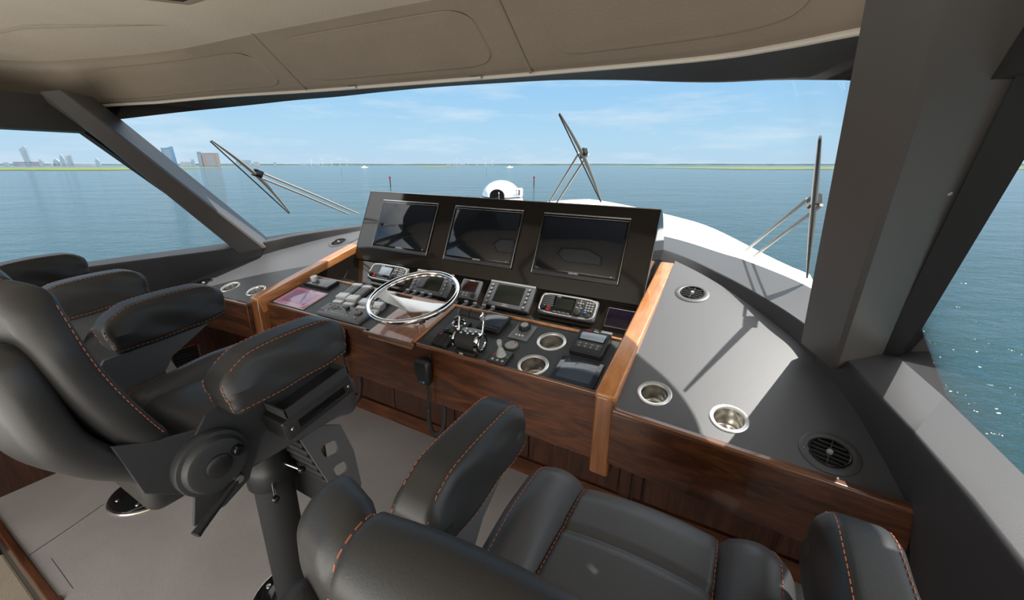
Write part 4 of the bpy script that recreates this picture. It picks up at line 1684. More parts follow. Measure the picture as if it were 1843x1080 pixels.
for x, y in ((-0.085, -0.026), (-0.048, -0.024), (-0.030, -0.024), (-0.010, -0.022), (0.014, -0.024), (0.034, -0.026), (0.054, -0.026), (0.046, 0.002), (0.106, -0.024)):
    button(t, x, y, 0.0205, 0.011, 0.007, BUTTON, 'key', 0.002, 0.004)
for x, y in ((-0.022, 0.026), (-0.026, 0.006)):
    button(t, x, y, 0.0215, 0.013, 0.009, BLACK, 'rocker_key', 0.002, 0.004)
button(t, 0.062, 0.030, 0.0210, 0.009, 0.009, RED, 'standby_key', 0.003, 0.004)

# ------------------------------------------------------------------ things on the right half of the console
t = thing('rocker_switch', 'black block of three rocker switches left of the throttle lever', 'switch', con(-1.000, 0.046, 0, R(-2)))
m = MB()
m.rbx((0, 0, 0.004), (0.084, 0.066, 0.010), 0.004, 2)
m.build('base', BLACKG, t)
for k in range(3):
    m = MB()
    m.prism([(-0.0385 + 0.026 * k, -0.029, 0.012), (-0.0385 + 0.026 * k, 0.029, 0.026), (-0.0385 + 0.026 * k, 0.031, 0.008), (-0.0385 + 0.026 * k, -0.029, 0.008)], (0.0245, 0, 0))
    rk = m.build('rocker', BLACKM, t, flat=True, bevel=0.0015)
    if k != 1:
        m = MB()
        m.rbx((-0.0385 + 0.026 * k + 0.012, 0.020, 0.0245), (0.012, 0.008, 0.002), 0.0008, 1)
        m.build('colour_mark', RED if k == 0 else GREEN, rk)

t = thing('throttle_lever', 'double engine throttle with chrome arms and black grips on the console', 'throttle', con(-0.868, 0.050))
m = MB()
m.rbx((0.004, -0.006, 0.008), (0.088, 0.085, 0.020), 0.004, 2)
m.build('base', BLACK, t)
m = MB()
m.cyl((-0.046, 0, 0.040), (0.046, 0, 0.040), 0.037, seg=40)
bd = m.build('body', BLACKM, t)
m = MB()
m.rbx((0.0, 0.010, 0.073), (0.088, 0.052, 0.006), 0.003, 2, Matrix.Rotation(R(-6), 4, 'X'))
fp = m.build('key_panel', BLACKG, t)
for x, y in ((-0.028, -0.006), (-0.016, 0.008), (-0.022, 0.024), (0.000, -0.002), (0.004, 0.012), (0.022, 0.002), (0.026, 0.018)):
    m = MB()
    m.lathe([(0, 0.0038), (0.004, 0.0034), (0.0055, 0.001)], T(x, y, 0.0765), 12)
    m.build('key', SILVER, fp)
for s in (-1, 1):
    dm = Matrix.Translation((s * 0.046, 0, 0.040)) @ Matrix.Rotation(s * R(90), 4, 'Y')
    m = MB()
    m.lathe([(0.0, 0.010), (0.022, 0.010), (0.024, 0.014), (0.027, 0.014), (0.028, 0.011), (0.038, 0.012), (0.042, 0.008), (0.042, 0.0)], dm, 40)
    m.build('end_disc', CHROME, t)
    m = MB()
    m.lathe([(0.0285, 0.0125), (0.037, 0.0130)], dm, 40)
    m.build('disc_band', BLACKG, t)
    m = MB()
    P = [(s * 0.053, 0.012, 0.066), (s * 0.056, 0.026, 0.094), (s * 0.056, 0.038, 0.118), (s * 0.054, 0.044, 0.134)]
    m.tube(catmull(P, 5), lambda u: 0.0075 - 0.003 * math.sin(PI * min(1, u * 0.9 + 0.1)), 10)
    m.build('lever_arm', CHROME, t)
    m = MB()
    m.cyl((s * 0.0015, 0.044, 0.136), (s * 0.050, 0.044, 0.136), 0.0175, 0.0165, seg=28)
    m.build('grip', BLACKM, t)
    m = MB()
    m.lathe([(0, 0.007), (0.010, 0.006), (0.0165, 0.002), (0.0175, 0.0)], Matrix.Translation((s * 0.050, 0.044, 0.136)) @ Matrix.Rotation(s * R(90), 4, 'Y'), 24)
    m.build('grip_cap', CHROME, t)
m = MB()
m.rbx((-0.012, -0.050, 0.010), (0.018, 0.002, 0.010), 0.0005, 1)
m.build('badge', LGREY, t)

t = thing('joystick', 'low black puck joystick with a chrome ring behind the throttle lever', 'joystick', con(-0.995, 0.142))
m = MB()
m.rbx((0, 0, 0.010), (0.084, 0.098, 0.022), 0.005, 2)
m.build('base', BLACK, t)
m = MB()
m.lathe([(0.030, 0.021), (0.031, 0.026), (0.027, 0.030), (0.024, 0.024)], T(0, 0.014, 0), 32)
m.build('ring', CHROME, t)
m = MB()
m.lathe([(0, 0.056), (0.014, 0.054), (0.019, 0.047), (0.016, 0.040), (0.011, 0.034), (0.018, 0.026), (0.024, 0.022)], T(0, 0.014, 0), 28)
m.build('stick', BLACKG, t)
for s in (-1, 1):
    button(t, s * 0.022, -0.036, 0.021, 0.012, 0.010, BLACKG, 'key', 0.002, 0.003)

t = thing('depth_display', 'small tilted black display mirroring the sky, right behind the throttle lever', 'display', con(-0.862, 0.219, 0.004) @ Matrix.Rotation(R(4), 4, 'X'))
m = MB()
m.rbx((0, 0, 0.008), (0.112, 0.112, 0.020), 0.004, 2)
m.build('case', BLACK, t)
m = MB()
m.rbx((0, 0.012, 0.0185), (0.098, 0.074, 0.001), 0.0004, 1)
m.build('display', GLASS2, t)
for k in range(4):
    button(t, -0.036 + 0.023 * k, -0.040, 0.0175, 0.015, 0.006, DGREY, 'key', 0.0015, 0.003)

t = thing('knob_panel', 'square grey plate with a black scalloped knob left of the rear cup holder', 'control panel', con(-0.724, 0.217))
m = MB()
m.rbx((0, 0, 0.002), (0.088, 0.104, 0.006), 0.0025, 2)
m.build('plate', GREYP, t)
m = MB()
m.tube([(-0.037, -0.045, 0.0052), (0.037, -0.045, 0.0052), (0.037, 0.045, 0.0052), (-0.037, 0.045, 0.0052)], 0.0007, 5, closed=True)
m.build('border_line', LGREY, t)
m = MB()
pr = []
rows = []
for z, f in ((0.005, 1.0), (0.020, 0.96), (0.024, 0.86), (0.0245, 0.0)):
    rows.append([m.bm.verts.new((f * (0.024 + 0.0025 * math.cos(8 * a)) * math.cos(a), 0.022 + f * (0.024 + 0.0025 * math.cos(8 * a)) * math.sin(a), z)) for a in [2 * PI * i / 64 for i in range(64)]])
for a, b in zip(rows, rows[1:]):
    for i in range(64):
        m.bm.faces.new([a[i], a[(i + 1) % 64], b[(i + 1) % 64], b[i]])
kn = m.build('scalloped_knob', BLACK, t)
m = MB()
m.lathe([(0, 0.0256), (0.015, 0.0254), (0.0155, 0.0240)], T(0, 0.022, 0), 24)
m.build('knob_emblem', LGREY, kn)
for k in range(3):
    m = MB()
    m.lathe([(0, 0.0085), (0.0035, 0.008), (0.0042, 0.005)], T(-0.014 + 0.014 * k, -0.027, 0), 12)
    m.build('indicator', INK, t)

t = thing('gauge', 'round white faced gauge behind the small grey joystick', 'gauge', con(-0.725, 0.124))
m = MB()
m.lathe([(0.031, -0.002), (0.0315, 0.004), (0.029, 0.007), (0.0265, 0.006), (0.0262, 0.003)], None, 36)
m.build('bezel', DGREY, t)
m = MB()
m.lathe([(0.0, 0.0042), (0.0265, 0.0042)], None, 36)
m.build('dial', LGREY, t)
m = MB()
m.lathe([(0.016, 0.0047), (0.021, 0.0047)], None, 10, a0=R(40), a1=R(85))
m.build('red_arc', RED, t)
m = MB()
m.rbx((0.003, 0.004, 0.0048), (0.0012, 0.022, 0.0006), 0.0002, 1, Matrix.Rotation(R(35), 4, 'Z'))
m.build('pointer', BLACK, t)

t = thing('thruster_joystick', 'small grey ribbed joystick on a black base at the front lip', 'joystick', con(-0.724, 0.038))
m = MB()
m.rbx((0, 0, 0.006), (0.074, 0.078, 0.014), 0.003, 2)
m.build('base', BLACK, t)
m = MB()
m.rbx((0, 0, 0.0133), (0.068, 0.072, 0.001), 0.0004, 1)
m.build('face', DGREY, t)
m = MB()
pr = [(0.0195, 0.013)]
for k in range(6):
    r0 = 0.0185 - 0.0018 * k
    pr += [(r0, 0.017 + 0.0055 * k), (r0 - 0.003, 0.0195 + 0.0055 * k)]
pr += [(0.0068, 0.050), (0.0065, 0.056), (0.0095, 0.062), (0.0100, 0.076), (0.0085, 0.081), (0.0, 0.082)]
m.lathe(pr, T(-0.001, 0.008, 0), 28)
m.build('stick', LGREY, t)
for x, mt, a in ((-0.028, RED, 180), (0.028, GREEN, 0)):
    m = MB()
    q = [(x + 0.007 * math.cos(R(a + d)), 0.002 + 0.007 * math.sin(R(a + d)), 0.0139) for d in (0, 120, 240)]
    m.prism(q, (0, 0, 0.0006))
    m.build('arrow_mark', mt, t, flat=True)
for k in range(3):
    m = MB()
    m.lathe([(0, 0.0165), (0.0045, 0.016), (0.0055, 0.0138)], T(-0.021 + 0.021 * k, -0.024, 0), 14)
    m.build('key', LGREY, t)

t = thing('fin_control', 'raised black control unit with a pale blue screen and eight keys at the right', 'control unit', con(-0.434, 0.216, 0.0))
m = MB()
m.prism([(-0.062, -0.062, 0.0), (-0.062, -0.066, 0.026), (-0.062, 0.062, 0.034), (-0.062, 0.064, 0.0)], (0.124, 0, 0))
m.build('case', BLACK, t, flat=True, bevel=0.004)
TM = Matrix.Translation((0, 0, 0.0305)) @ Matrix.Rotation(math.atan2(0.008, 0.128), 4, 'X')


def on(x, y, w, h, mt, nm, par, z=0.0, hh=0.0012):
    m = MB()
    m.rbx((x, y, z), (w, h, hh), hh * 0.4, 1, TM)
    return m.build(nm, mt, par)


on(0, 0.026, 0.100, 0.050, BLACKG, 'display_surround', t)
on(0, 0.026, 0.092, 0.042, SCREENL, 'display', t, 0.0006)
kp = on(0, -0.026, 0.096, 0.034, DGREY, 'key_panel', t)
for i in range(4):
    for j in range(2):
        m = MB()
        m.lathe([(0.0022, 0.0), (0.0036, 0.0)], TM @ T(-0.034 + 0.0226 * i, -0.033 + 0.015 * j, 0.0009), 12)
        m.build('key_mark', BUTTON, kp)
on(-0.026, 0.0585, 0.020, 0.005, RED, 'red_badge', t, 0.0004)
on(0.002, 0.0585, 0.020, 0.004, INK, 'white_badge', t, 0.0004)

# ------------------------------------------------------------------ loose bits on the black shelf
for x0, lab in ((-1.55, 'row of silver toggle switches on the shelf behind the wheel'), (-1.165, 'row of silver toggle switches on the shelf below the small red screen')):
    t = thing('switch_bank', lab, 'switch', T(x0, 1.595, 0.864))
    m = MB()
    m.rbx((0.09, 0, 0.006), (0.23, 0.070, 0.012), 0.003, 2)
    m.build('base', BLACK, t)
    for k in range(4):
        m = MB()
        m.rbx((0.012 + 0.052 * k, 0.0, 0.024), (0.018, 0.052, 0.010), 0.003, 2, Matrix.Rotation(R(8), 4, 'X'))
        tg = m.build('toggle', GREYP, t)
        m = MB()
        m.rbx((0.012 + 0.052 * k, 0.020, 0.033), (0.019, 0.014, 0.008), 0.003, 2, Matrix.Rotation(R(8), 4, 'X'))
        m.build('toggle_tip', SILVER, tg)
t = thing('phone_clip', 'small grey clip standing on the shelf beside the raised control unit', 'clip', T(-0.412, 1.515, 0.864))
m = MB()
m.rbx((0, 0, 0.020), (0.030, 0.026, 0.044), 0.003, 2)
m.build('post', DGREY, t)
m = MB()
m.rbx((0, 0.002, 0.050), (0.046, 0.040, 0.018), 0.004, 2, Matrix.Rotation(R(10), 4, 'X'))
m.build('jaw', GREYP, t)
m = MB()
m.tube([(-2.085, 1.528, 0.874), (-2.020, 1.575, 0.874), (-1.965, 1.615, 0.874)], 0.009, 10)
tag(m.build('pen', GREYP), 'grey pen lying on the shelf behind the box with the silver knob', 'pen')

# ------------------------------------------------------------------ hand microphones on the fascia


def hand_mic(x, zc, y, label):
    t = thing('hand_microphone', label, 'microphone', T(x, y, zc), 'hand microphones')
    MM = Matrix.Rotation(R(4), 4, 'X')
    m = MB()

    def mf(p):
        s = 1 - 0.30 * smooth(0.01, -0.058, p.z) - 0.10 * smooth(0.03, 0.058, p.z)
        return MM @ Vector((p.x * s, p.y * (1 - 0.15 * smooth(0, -0.05, p.z)) - 0.004 * math.cos(p.z / 0.058 * 1.5), p.z))
    RB((0.039, 0.017, 0.060), 0.016, (0, 0, 0), n=(4, 1, 6), k=4, fn=mf).add(m.bm)
    m.build('body', BLACK, t, angle=60)
    m = MB()
    m.rbx((-0.043, 0.004, 0.010), (0.010, 0.020, 0.050), 0.004, 3, MM)
    m.build('talk_key', DGREY, t)
    m = MB()
    for k in range(5):
        m.rbx((0, -0.0195, 0.032 - 0.009 * k), (0.036, 0.002, 0.003), 0.0008, 1, MM)
    m.build('speaker_slots', BLACKM, t)
    m = MB()
    m.lathe([(0, 0.0225), (0.004, 0.022), (0.005, 0.018)], MM @ Matrix.Translation((0.008, 0, -0.036)) @ Matrix.Rotation(R(90), 4, 'X'), 12)
    m.build('blue_key', BLUE, t)
    m = MB()
    m.lathe([(0, 0.0215), (0.003, 0.021), (0.004, 0.016)], MM @ Matrix.Translation((-0.008, 0, -0.038)) @ Matrix.Rotation(R(90), 4, 'X'), 12)
    m.build('grey_key', GREYP, t)
    m = MB()
    m.rbx((0.020, 0.018, 0.062), (0.018, 0.014, 0.028), 0.004, 2)
    m.build('hanger_clip', BLACKG, t)
    m = MB()
    P = [(0.010, -0.002, -0.055), (0.014, -0.002, -0.09), (0.014, 0.0, -0.13), (0.014, 0.0, -0.165)]
    m.tube(catmull(P, 4), 0.0045, 8)
    cd = m.build('cord', RUBBER, t)
    path = catmull([(0.014, 0, -0.160), (0.012, 0, -0.20), (0.013, 0.003, -0.245), (0.026, 0.008, -0.283), (0.050, 0.014, -0.285), (0.070, 0.020, -0.25), (0.076, 0.026, -0.20), (0.074, 0.030, -0.150), (0.072, 0.034, -0.118)], 10)
    path = resample(path, 420)
    out = []
    up = Vector((0, 1, 0))
    for i, p in enumerate(path):
        d = (path[min(i + 1, len(path) - 1)] - path[max(i - 1, 0)]).normalized()
        s = d.cross(up).normalized()
        a = 2 * PI * 62 * i / len(path)
        out.append(p + (s * math.cos(a) + up * math.sin(a)) * 0.0075)
    m = MB()
    m.tube(out, 0.0030, 5)
    m.build('coiled_cord', RUBBER, t)


hand_mic(-1.545, 0.745, 1.160, 'black hand microphone on the walnut front, partly behind the middle chair armrest')
hand_mic(-1.048, 0.740, 1.160, 'black hand microphone on the walnut front with its whole coiled cord in view')

# hatch in the headliner, and a snap stud on the pillar
t = thing('roof_hatch', 'corner of a framed hatch in the beige headliner at the upper left', 'hatch', T(0, 0, 0))
q = [(-1.54, 0.785), (-0.92, 0.785), (-0.66, 0.48), (-0.66, -0.1), (-1.80, -0.1), (-1.80, 0.48)]
m = MB()
m.tube([(x, y, 1.996) for x, y in q], 0.012, 8, closed=True)
m.build('frame', BEIGE2, t)
m = MB()
m.tube([(CX + (x - CX) * 0.965, 0.35 + (y - 0.35) * 0.955, 1.990) for x, y in q], 0.005, 6, closed=True)
m.build('gasket', BLACKM, t)
m = MB()
m.prism([(CX + (x - CX) * 0.95, 0.35 + (y - 0.35) * 0.94, 1.992) for x, y in q], (0, 0, 0.004))
m.build('lid', WHITE, t, flat=True)

t = thing('snap_stud', 'small round snap stud on the inner face of the right pillar', 'stud', Matrix.Translation(PB[1].lerp(PT[1], 0.66).lerp(PB[2].lerp(PT[2], 0.66), 0.72)) @ ((PB[2] - PB[1]).cross(PT[1] - PB[1])).normalized().to_track_quat('Z', 'Y').to_matrix().to_4x4() @ T(0, 0, -0.004))
m = MB()
m.lathe([(0, 0.0045), (0.004, 0.004), (0.0065, 0.0015), (0.007, -0.001)], None, 20)
m.build('cap', LGREY, t)
m = MB()
m.lathe([(0.007, 0.0006), (0.0095, 0.0004), (0.0095, -0.001)], None, 20)
m.build('flange', STEEL, t)

# ------------------------------------------------------------------ outside: own foredeck, wipers, searchlight, sea, shore


def sea(x, y, z=0.0):
    return SEA @ Vector((x, y, z))


def seap(px, depth, py=None):
    """point in sea coordinates at a given distance ahead"""
    k = math.sqrt(750 ** 2 + 244 ** 2)
    return (px - 921.5) / k * depth / 1.0


m = MB()
g = []
nx, ny = 40, 16
for i in range(nx + 1):
    x = -2.80 + 3.15 * i / nx
    d = abs(x - CX)
    yf = 3.75 - 0.75 * smooth(0.85, 1.6, d) - 0.12 * (d / 1.6) ** 2
    row = []
    for j in range(ny + 1):
        t = j / ny
        y0 = 2.40 + (0.0 if d < 0.9 else -0.45 * smooth(0.9, 1.6, d))
        y = y0 + (yf - y0) * t
        z = 1.275 - 0.28 * (d / 1.585) ** 1.35 - 0.13 * smooth(3.2, 2.6, y) * smooth(1.2, 0.5, d) - 0.06 * smooth(0.85, 1.0, t)
        row.append((x, y, z))
    row.append((x, yf + 0.02, 0.2))
    g.append(row)
for a, b in zip(g, g[1:]):
    m.strip(a, b)
dk = m.build('foredeck', DECK)
tag(dk, 'sunlit white foredeck of the boat outside the windscreen', 'deck')

# wipers outside the glass
WG = 'windscreen wipers'
WIPER = mat('wiper_metal', (0.42, 0.39, 0.35), 0.35, metal=0.5)
WHITEM = mat('polished_dome', (0.80, 0.80, 0.80), 0.16, metal=0.75)
OUT = Vector((0, 0.030, 0.030))
for lab, b0, b1, jt, arms in (
        ('wiper standing upright beside the right pillar', (0.150, 1.585, 1.612), (0.262, 2.088, 1.085), (0.206, 1.808, 1.373), ((0.02, 2.40, 1.115), (0.06, 2.345, 1.10))),
        ('wiper slanting above the searchlight side of the middle windscreen', (-0.939, 2.144, 1.776), (-0.827, 2.612, 1.306), (-0.873, 2.36, 1.553), ((-1.215, 2.68, 1.28), (-1.160, 2.68, 1.275))),
        ('wiper in the left part of the windscreen, low and nearly flat', (-2.67, 1.314, 1.626), (-2.749, 1.764, 1.186), (-2.699, 1.547, 1.427), ((-2.565, 2.19, 1.15), (-2.60, 2.13, 1.15)))):
    t = thing('windscreen_wiper', lab, 'wiper', T(0, 0, 0), WG)
    b0, b1, jt = Vector(b0) + OUT, Vector(b1) + OUT, Vector(jt) + OUT
    sag = Vector((0, 0.022, 0.022))
    m = MB()
    P = [b0, b0.lerp(b1, 0.25) + sag * 0.7, b0.lerp(b1, 0.5) + sag, b0.lerp(b1, 0.75) + sag * 0.7, b1]
    m.tube(catmull(P, 5), lambda u: 0.004 + 0.007 * math.sin(PI * min(1, max(0, u))), 8)
    m.build('blade_bow', WIPER, t)
    m = MB()
    m.tube([b0 - OUT * 0.2, b0.lerp(b1, 0.5) - OUT * 0.2, b1 - OUT * 0.2], 0.0038, 6)
    m.build('rubber_blade', RUBBER, t)
    jc = b0.lerp(b1, (jt - b0).length / (b1 - b0).length) + sag
    m = MB()
    ad = (Vector(arms[0]) + OUT - jc).normalized()
    m.rbx((0, 0, 0), (0.055, 0.03, 0.045), 0.008, 2, Matrix.Translation(jc + sag * 0.5) @ ad.to_track_quat('X', 'Z').to_matrix().to_4x4())
    m.build('joint', BLACKG, t)
    for k, a in enumerate(arms):
        a = Vector(a) + OUT
        off = (Vector(arms[1]) - Vector(arms[0])) * (k - 0.5)
        m = MB()
        m.tube([jc + off + sag * 0.4, (jc + off).lerp(a, 0.5) + sag * 0.3, a], 0.0065, 8)
        m.build('arm', WIPER, t)

# searchlight on the deck
t = thing('searchlight', 'polished chrome dome searchlight on the foredeck behind the monitor slab', 'searchlight', Matrix.Translation((-1.893, 3.2, 1.262)) @ Matrix.Rotation(R(18), 4, 'Z'))
m = MB()
m.lathe([(0.185, -0.04), (0.188, 0.0), (0.180, 0.012), (0.170, 0.016), (0.0, 0.018)], seg=40)
m.build('base', WHITE, t)
m = MB()
m.lathe([(0.168 * math.cos(a), 0.020 + 0.140 * math.sin(a)) for a in [PI / 2 * i / 14 for i in range(15)]], None, 40)
m.build('dome', WHITEM, t)
# the arched mouth with the lamp inside
m = MB()
q = [(-0.062, 0.012)] + [(0.062 * math.cos(PI - PI * i / 14), 0.040 + 0.052 * math.sin(PI - PI * i / 14)) for i in range(15)] + [(0.062, 0.012)]
m.prism([(x, -0.172, z) for x, z in q], (0, 0.08, 0))
mo = m.build('mouth', BLACKG, t, angle=50)
m = MB()
m.rbx((0.018, -0.175, 0.042), (0.007, 0.010, 0.055), 0.002)
m.build('mouth_post', CHROME, mo)
m = MB()
m.tube([(0.170 * math.cos(R(a)), 0.170 * math.sin(R(a)), 0.022) for a in range(0, 360, 10)], 0.004, 6, closed=True)
m.build('seam_ring', BLACK, t)
m = MB()
m.rbx((0.150, -0.02, 0.060), (0.075, 0.070, 0.075), 0.014, 3)
hs_ = m.build('motor_housing', WHITE, t)
for k in range(2):
    m = MB()
    m.rbx((0.140 + 0.026 * k, -0.056, 0.062), (0.010, 0.004, 0.045), 0.0015)
    m.build('cooling_slot', BLACK, hs_)

# the sea round the boat
m = MB()
N, RAD = 48, 5200
c = m.bm.verts.new((0, 0, 0))
rng = [m.bm.verts.new((RAD * math.cos(2 * PI * i / N), RAD * math.sin(2 * PI * i / N), 0)) for i in range(N)]
for i in range(N):
    m.bm.faces.new([c, rng[i], rng[(i + 1) % N]])
so = m.build('sea', WATER, flat=True)
so.matrix_world = SEA
so['kind'] = 'stuff'
tag(so, 'rippled blue green sea all round the boat', 'sea')

KH = math.sqrt(750 ** 2 + 244 ** 2)


def at(px, depth, z=0.0):
    return SEA @ Vector(((px - 921.5) / KH * depth, depth, z))


def row_depth(py):
    """distance along the level axis of water seen at this image row near the middle"""
    a = PITCH + math.atan((py - 540) / 750)
    return SEA_DROP / math.tan(a)


def hz(dep, px_h):
    """height of px_h picture rows at this distance"""
    return px_h * dep / KH * 0.95


# marsh and far shore: low grassy banks on the water
def bank(name, xs, d0, d1, h, m_, lab, cat):
    mb = MB()
    n = 40
    rows = []
    for i in range(n + 1):
        px = xs[0] + (xs[1] - xs[0]) * i / n
        taper = 1.0
        if len(xs) > 2 and xs[2] in ('r', 'b'):
            taper = min(taper, smooth(0, 0.45, 1 - i / n))
        if len(xs) > 2 and xs[2] in ('l', 'b'):
            taper = min(taper, smooth(0, 0.35, i / n))
        dn = d1 + (d0 - d1) * max(0.03, taper) * (1 + 0.06 * noise.noise(Vector((i * 0.3, d0, 0))))
        a, b = at(px, dn), at(px, d1)
        hh = h * (0.25 + 0.75 * taper) * (1 + 0.25 * noise.noise(Vector((i * 0.9, 3, d0))))
        rows.append([a - LV_Z * 0.3, at(px, dn, hh * 0.8), at(px, (dn + d1) / 2, hh), at(px, d1, hh * 0.9), b - LV_Z * 0.3])
    for a, b in zip(rows, rows[1:]):
        mb.strip(a, b)
    o = mb.build(name, m_)
    o['kind'] = 'stuff'
    return tag(o, lab, cat)


bank('marsh', (-260, 520, 'r'), 345, 640, 0.55, GRASS, 'green marsh grass bank across the water on the left', 'marsh')
bank('marsh', (1020, 2050, 'l'), 400, 760, 0.5, GRASS, 'green marsh grass strip across the water on the right', 'marsh')
bank('marsh', (735, 842, 'b'), 640, 820, 0.4, GRASS, 'small green marsh islet in the middle distance', 'marsh')
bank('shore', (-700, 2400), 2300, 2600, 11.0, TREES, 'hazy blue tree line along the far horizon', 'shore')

# skyline
SKY = 'distant skyline buildings'


def building(name, lab, px, w, top, base, mt, shape='box', dep=1500, mt2=None):
    """w, top and base in picture rows"""
    W = w * dep / KH
    H = (base - top) * dep / KH
    t = thing(name, lab, 'building', Matrix.Translation(at(px, dep, 0)) @ SEA.to_3x3().to_4x4())
    m = MB()
    D = W * 0.25
    if shape == 'slant':
        m.prism([(-W / 2 - W * 0.08, 0, H * 0.86), (W * 0.12, 0, H), (W * 0.28, 0, H * 0.97), (W / 2, 0, 0), (-W * 0.30, 0, 0)], (0, D, 0))
    elif shape == 'curve':
        m.prism([(-W / 2, 0, H * 0.93), (-W * 0.2, 0, H * 0.92), (W * 0.2, 0, H * 0.95), (W * 0.42, 0, H), (W / 2, 0, 0), (-W / 2, 0, 0)], (0, D, 0))
    elif shape == 'dome':
        m.prism([(-W / 2, 0, 0), (-W / 2, 0, H * 0.6), (-W * 0.3, 0, H * 0.85), (0, 0, H), (W * 0.3, 0, H * 0.85), (W / 2, 0, H * 0.6), (W / 2, 0, 0)], (0, D, 0))
    else:
        m.box((0, D / 2, H / 2), (W, D, H))
    m.build('tower', mt, t, flat=True)
    m = MB()
    nfl = max(2, int((base - top) / 2.5))
    for k in range(nfl):
        z = H * (0.08 + 0.78 * k / nfl)
        m.box((0.02 * W, -0.15, z), (W * 0.55, 0.4, H / nfl * 0.35))
    m.build('window_bands', mt2 or HAZE, t, flat=True)
    return t


B0 = 294
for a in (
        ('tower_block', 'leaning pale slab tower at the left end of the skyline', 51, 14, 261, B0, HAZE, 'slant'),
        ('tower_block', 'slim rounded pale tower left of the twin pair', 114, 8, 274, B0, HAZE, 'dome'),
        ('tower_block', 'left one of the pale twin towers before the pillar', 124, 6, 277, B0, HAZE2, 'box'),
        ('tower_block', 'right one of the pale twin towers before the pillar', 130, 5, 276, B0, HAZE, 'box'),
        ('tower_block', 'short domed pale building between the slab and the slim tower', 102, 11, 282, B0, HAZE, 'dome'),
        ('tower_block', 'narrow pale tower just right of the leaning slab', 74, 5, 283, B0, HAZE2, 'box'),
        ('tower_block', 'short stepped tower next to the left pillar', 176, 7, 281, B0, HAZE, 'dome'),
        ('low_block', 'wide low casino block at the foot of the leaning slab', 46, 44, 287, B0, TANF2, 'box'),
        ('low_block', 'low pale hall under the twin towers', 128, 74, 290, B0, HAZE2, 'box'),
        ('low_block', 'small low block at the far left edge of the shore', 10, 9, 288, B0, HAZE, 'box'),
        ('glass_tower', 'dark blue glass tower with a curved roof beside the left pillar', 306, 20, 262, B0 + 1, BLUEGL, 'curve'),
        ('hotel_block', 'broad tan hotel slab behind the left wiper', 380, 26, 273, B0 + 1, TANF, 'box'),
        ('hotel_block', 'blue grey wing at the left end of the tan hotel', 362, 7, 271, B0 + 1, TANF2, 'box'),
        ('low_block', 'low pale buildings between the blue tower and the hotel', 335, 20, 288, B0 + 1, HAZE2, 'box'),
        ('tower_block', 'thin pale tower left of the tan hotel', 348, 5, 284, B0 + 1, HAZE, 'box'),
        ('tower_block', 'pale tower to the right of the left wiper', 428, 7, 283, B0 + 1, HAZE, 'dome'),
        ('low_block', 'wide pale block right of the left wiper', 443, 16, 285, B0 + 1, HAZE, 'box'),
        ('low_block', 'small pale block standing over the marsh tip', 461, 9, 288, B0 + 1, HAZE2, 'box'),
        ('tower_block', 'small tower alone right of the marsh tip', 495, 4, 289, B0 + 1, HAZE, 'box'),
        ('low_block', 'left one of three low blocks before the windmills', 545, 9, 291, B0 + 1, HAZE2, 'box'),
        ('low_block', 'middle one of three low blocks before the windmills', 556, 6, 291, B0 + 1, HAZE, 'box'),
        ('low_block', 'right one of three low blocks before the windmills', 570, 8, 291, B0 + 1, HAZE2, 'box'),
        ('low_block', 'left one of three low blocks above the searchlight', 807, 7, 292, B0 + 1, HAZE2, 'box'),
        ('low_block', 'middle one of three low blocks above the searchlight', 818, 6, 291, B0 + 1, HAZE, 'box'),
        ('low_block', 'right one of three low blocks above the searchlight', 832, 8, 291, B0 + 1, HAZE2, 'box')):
    building(*a)

TG = 'distant wind turbines'
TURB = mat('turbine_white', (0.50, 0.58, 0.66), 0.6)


def turbine(px, top, rot, lab):
    dep = 1700
    H = (297 - top) * dep / KH * 0.86
    t = thing('wind_turbine', lab, 'wind turbine', Matrix.Translation(at(px, dep, 0)) @ SEA.to_3x3().to_4x4(), TG)
    m = MB()
    m.cyl((0, 0, 0), (0, 0, H * 0.68), H * 0.022, H * 0.013, 8)
    m.build('mast', TURB, t)
    m = MB()
    m.rbx((0, 0, H * 0.69), (H * 0.04, H * 0.08, H * 0.04), H * 0.01)
    m.build('nacelle', TURB, t)
    for k in range(3):
        a = rot + 2 * PI * k / 3
        m = MB()
        m.cyl((0, -H * 0.05, H * 0.69), (H * 0.36 * math.sin(a), -H * 0.05, H * 0.69 + H * 0.36 * math.cos(a)), H * 0.014, H * 0.004, 6)
        m.build('rotor_blade', TURB, t)


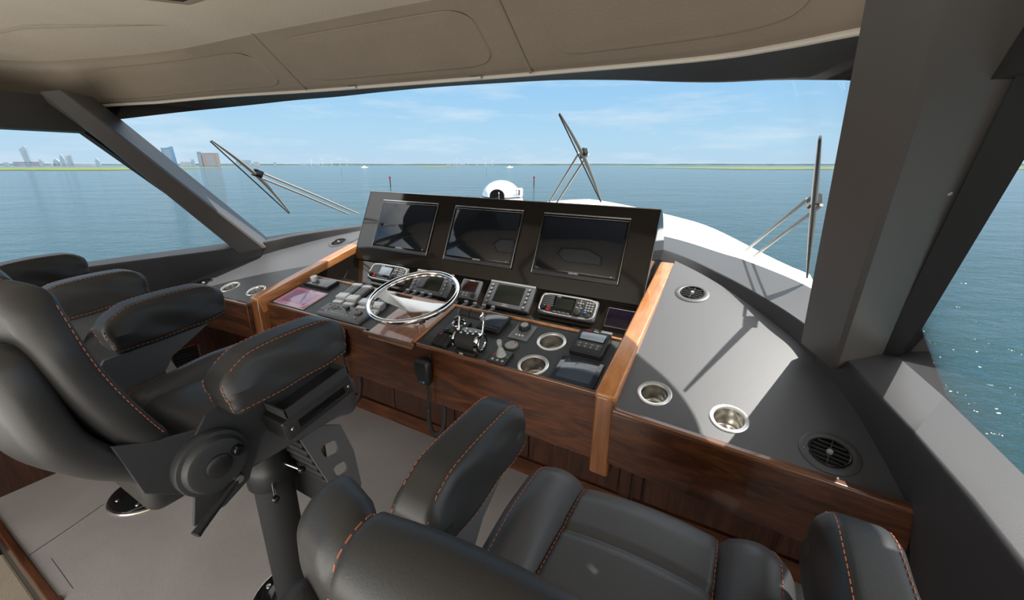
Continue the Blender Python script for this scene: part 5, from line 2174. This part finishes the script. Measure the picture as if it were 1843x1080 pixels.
nm = ('first', 'second', 'third', 'fourth', 'fifth')
for gi, (x0, wh) in enumerate(((0, 'between the left wiper and the red beacon'), (262, 'above the searchlight'))):
    for k, (px, top) in enumerate(((561, 280), (581, 281), (597, 282), (612, 279), (624, 282))):
        turbine(px + x0, top, 0.4 + 0.9 * k, '%s wind turbine from the left, %s' % (nm[k], wh))


def beacon(px, base, top, col, lab, arrow=True):
    dep = SEA_DROP / ((base - 296) / 750 / math.cos(PITCH) ** 2) * 1.0
    H = (base - top) * dep / KH * 0.94
    t = thing('channel_marker', lab, 'channel marker', Matrix.Translation(at(px, dep, 0)) @ SEA.to_3x3().to_4x4())
    m = MB()
    m.cyl((0, 0, -1.0), (0, 0, H * 0.86), H * 0.05, H * 0.05, 10)
    m.build('pile', BLACKM if arrow else GREEN, t)
    m = MB()
    if arrow:
        m.prism([(-H * 0.17, -H * 0.02, H * 0.76), (H * 0.17, -H * 0.02, H * 0.76), (0, -H * 0.02, H)], (0, H * 0.04, 0))
    else:
        m.box((0, 0, H * 0.88), (H * 0.22, H * 0.05, H * 0.24))
    m.build('dayboard', RED if arrow else GREEN, t)


beacon(699.5, 328, 309, 'r', 'red triangle topped channel marker left of the searchlight')
beacon(961.5, 328, 309, 'r', 'red triangle topped channel marker right of the searchlight')
beacon(612.5, 308, 301, 'g', 'small green channel marker under the left windmills', False)
beacon(875, 308, 301, 'g', 'small green channel marker under the right windmills', False)


def boat(px, lab):
    dep = 640
    S = 12 * dep / KH
    t = thing('motor_boat', lab, 'boat', Matrix.Translation(at(px, dep, 0)) @ SEA.to_3x3().to_4x4())
    m = MB()
    m.prism([(-S * 0.5, -S * 0.12, S * 0.12), (S * 0.3, -S * 0.12, S * 0.13), (S * 0.5, 0, S * 0.16), (S * 0.3, S * 0.12, S * 0.13), (-S * 0.5, S * 0.12, S * 0.12)], (0, 0, -S * 0.14))
    m.build('hull', WHITE, t, flat=True)
    m = MB()
    m.rbx((-S * 0.05, 0, S * 0.19), (S * 0.35, S * 0.18, S * 0.14), S * 0.03)
    m.build('cabin', WHITE, t)


boat(656, 'tiny white motor boat left of the red beacon')
boat(918, 'tiny white motor boat above the searchlight')
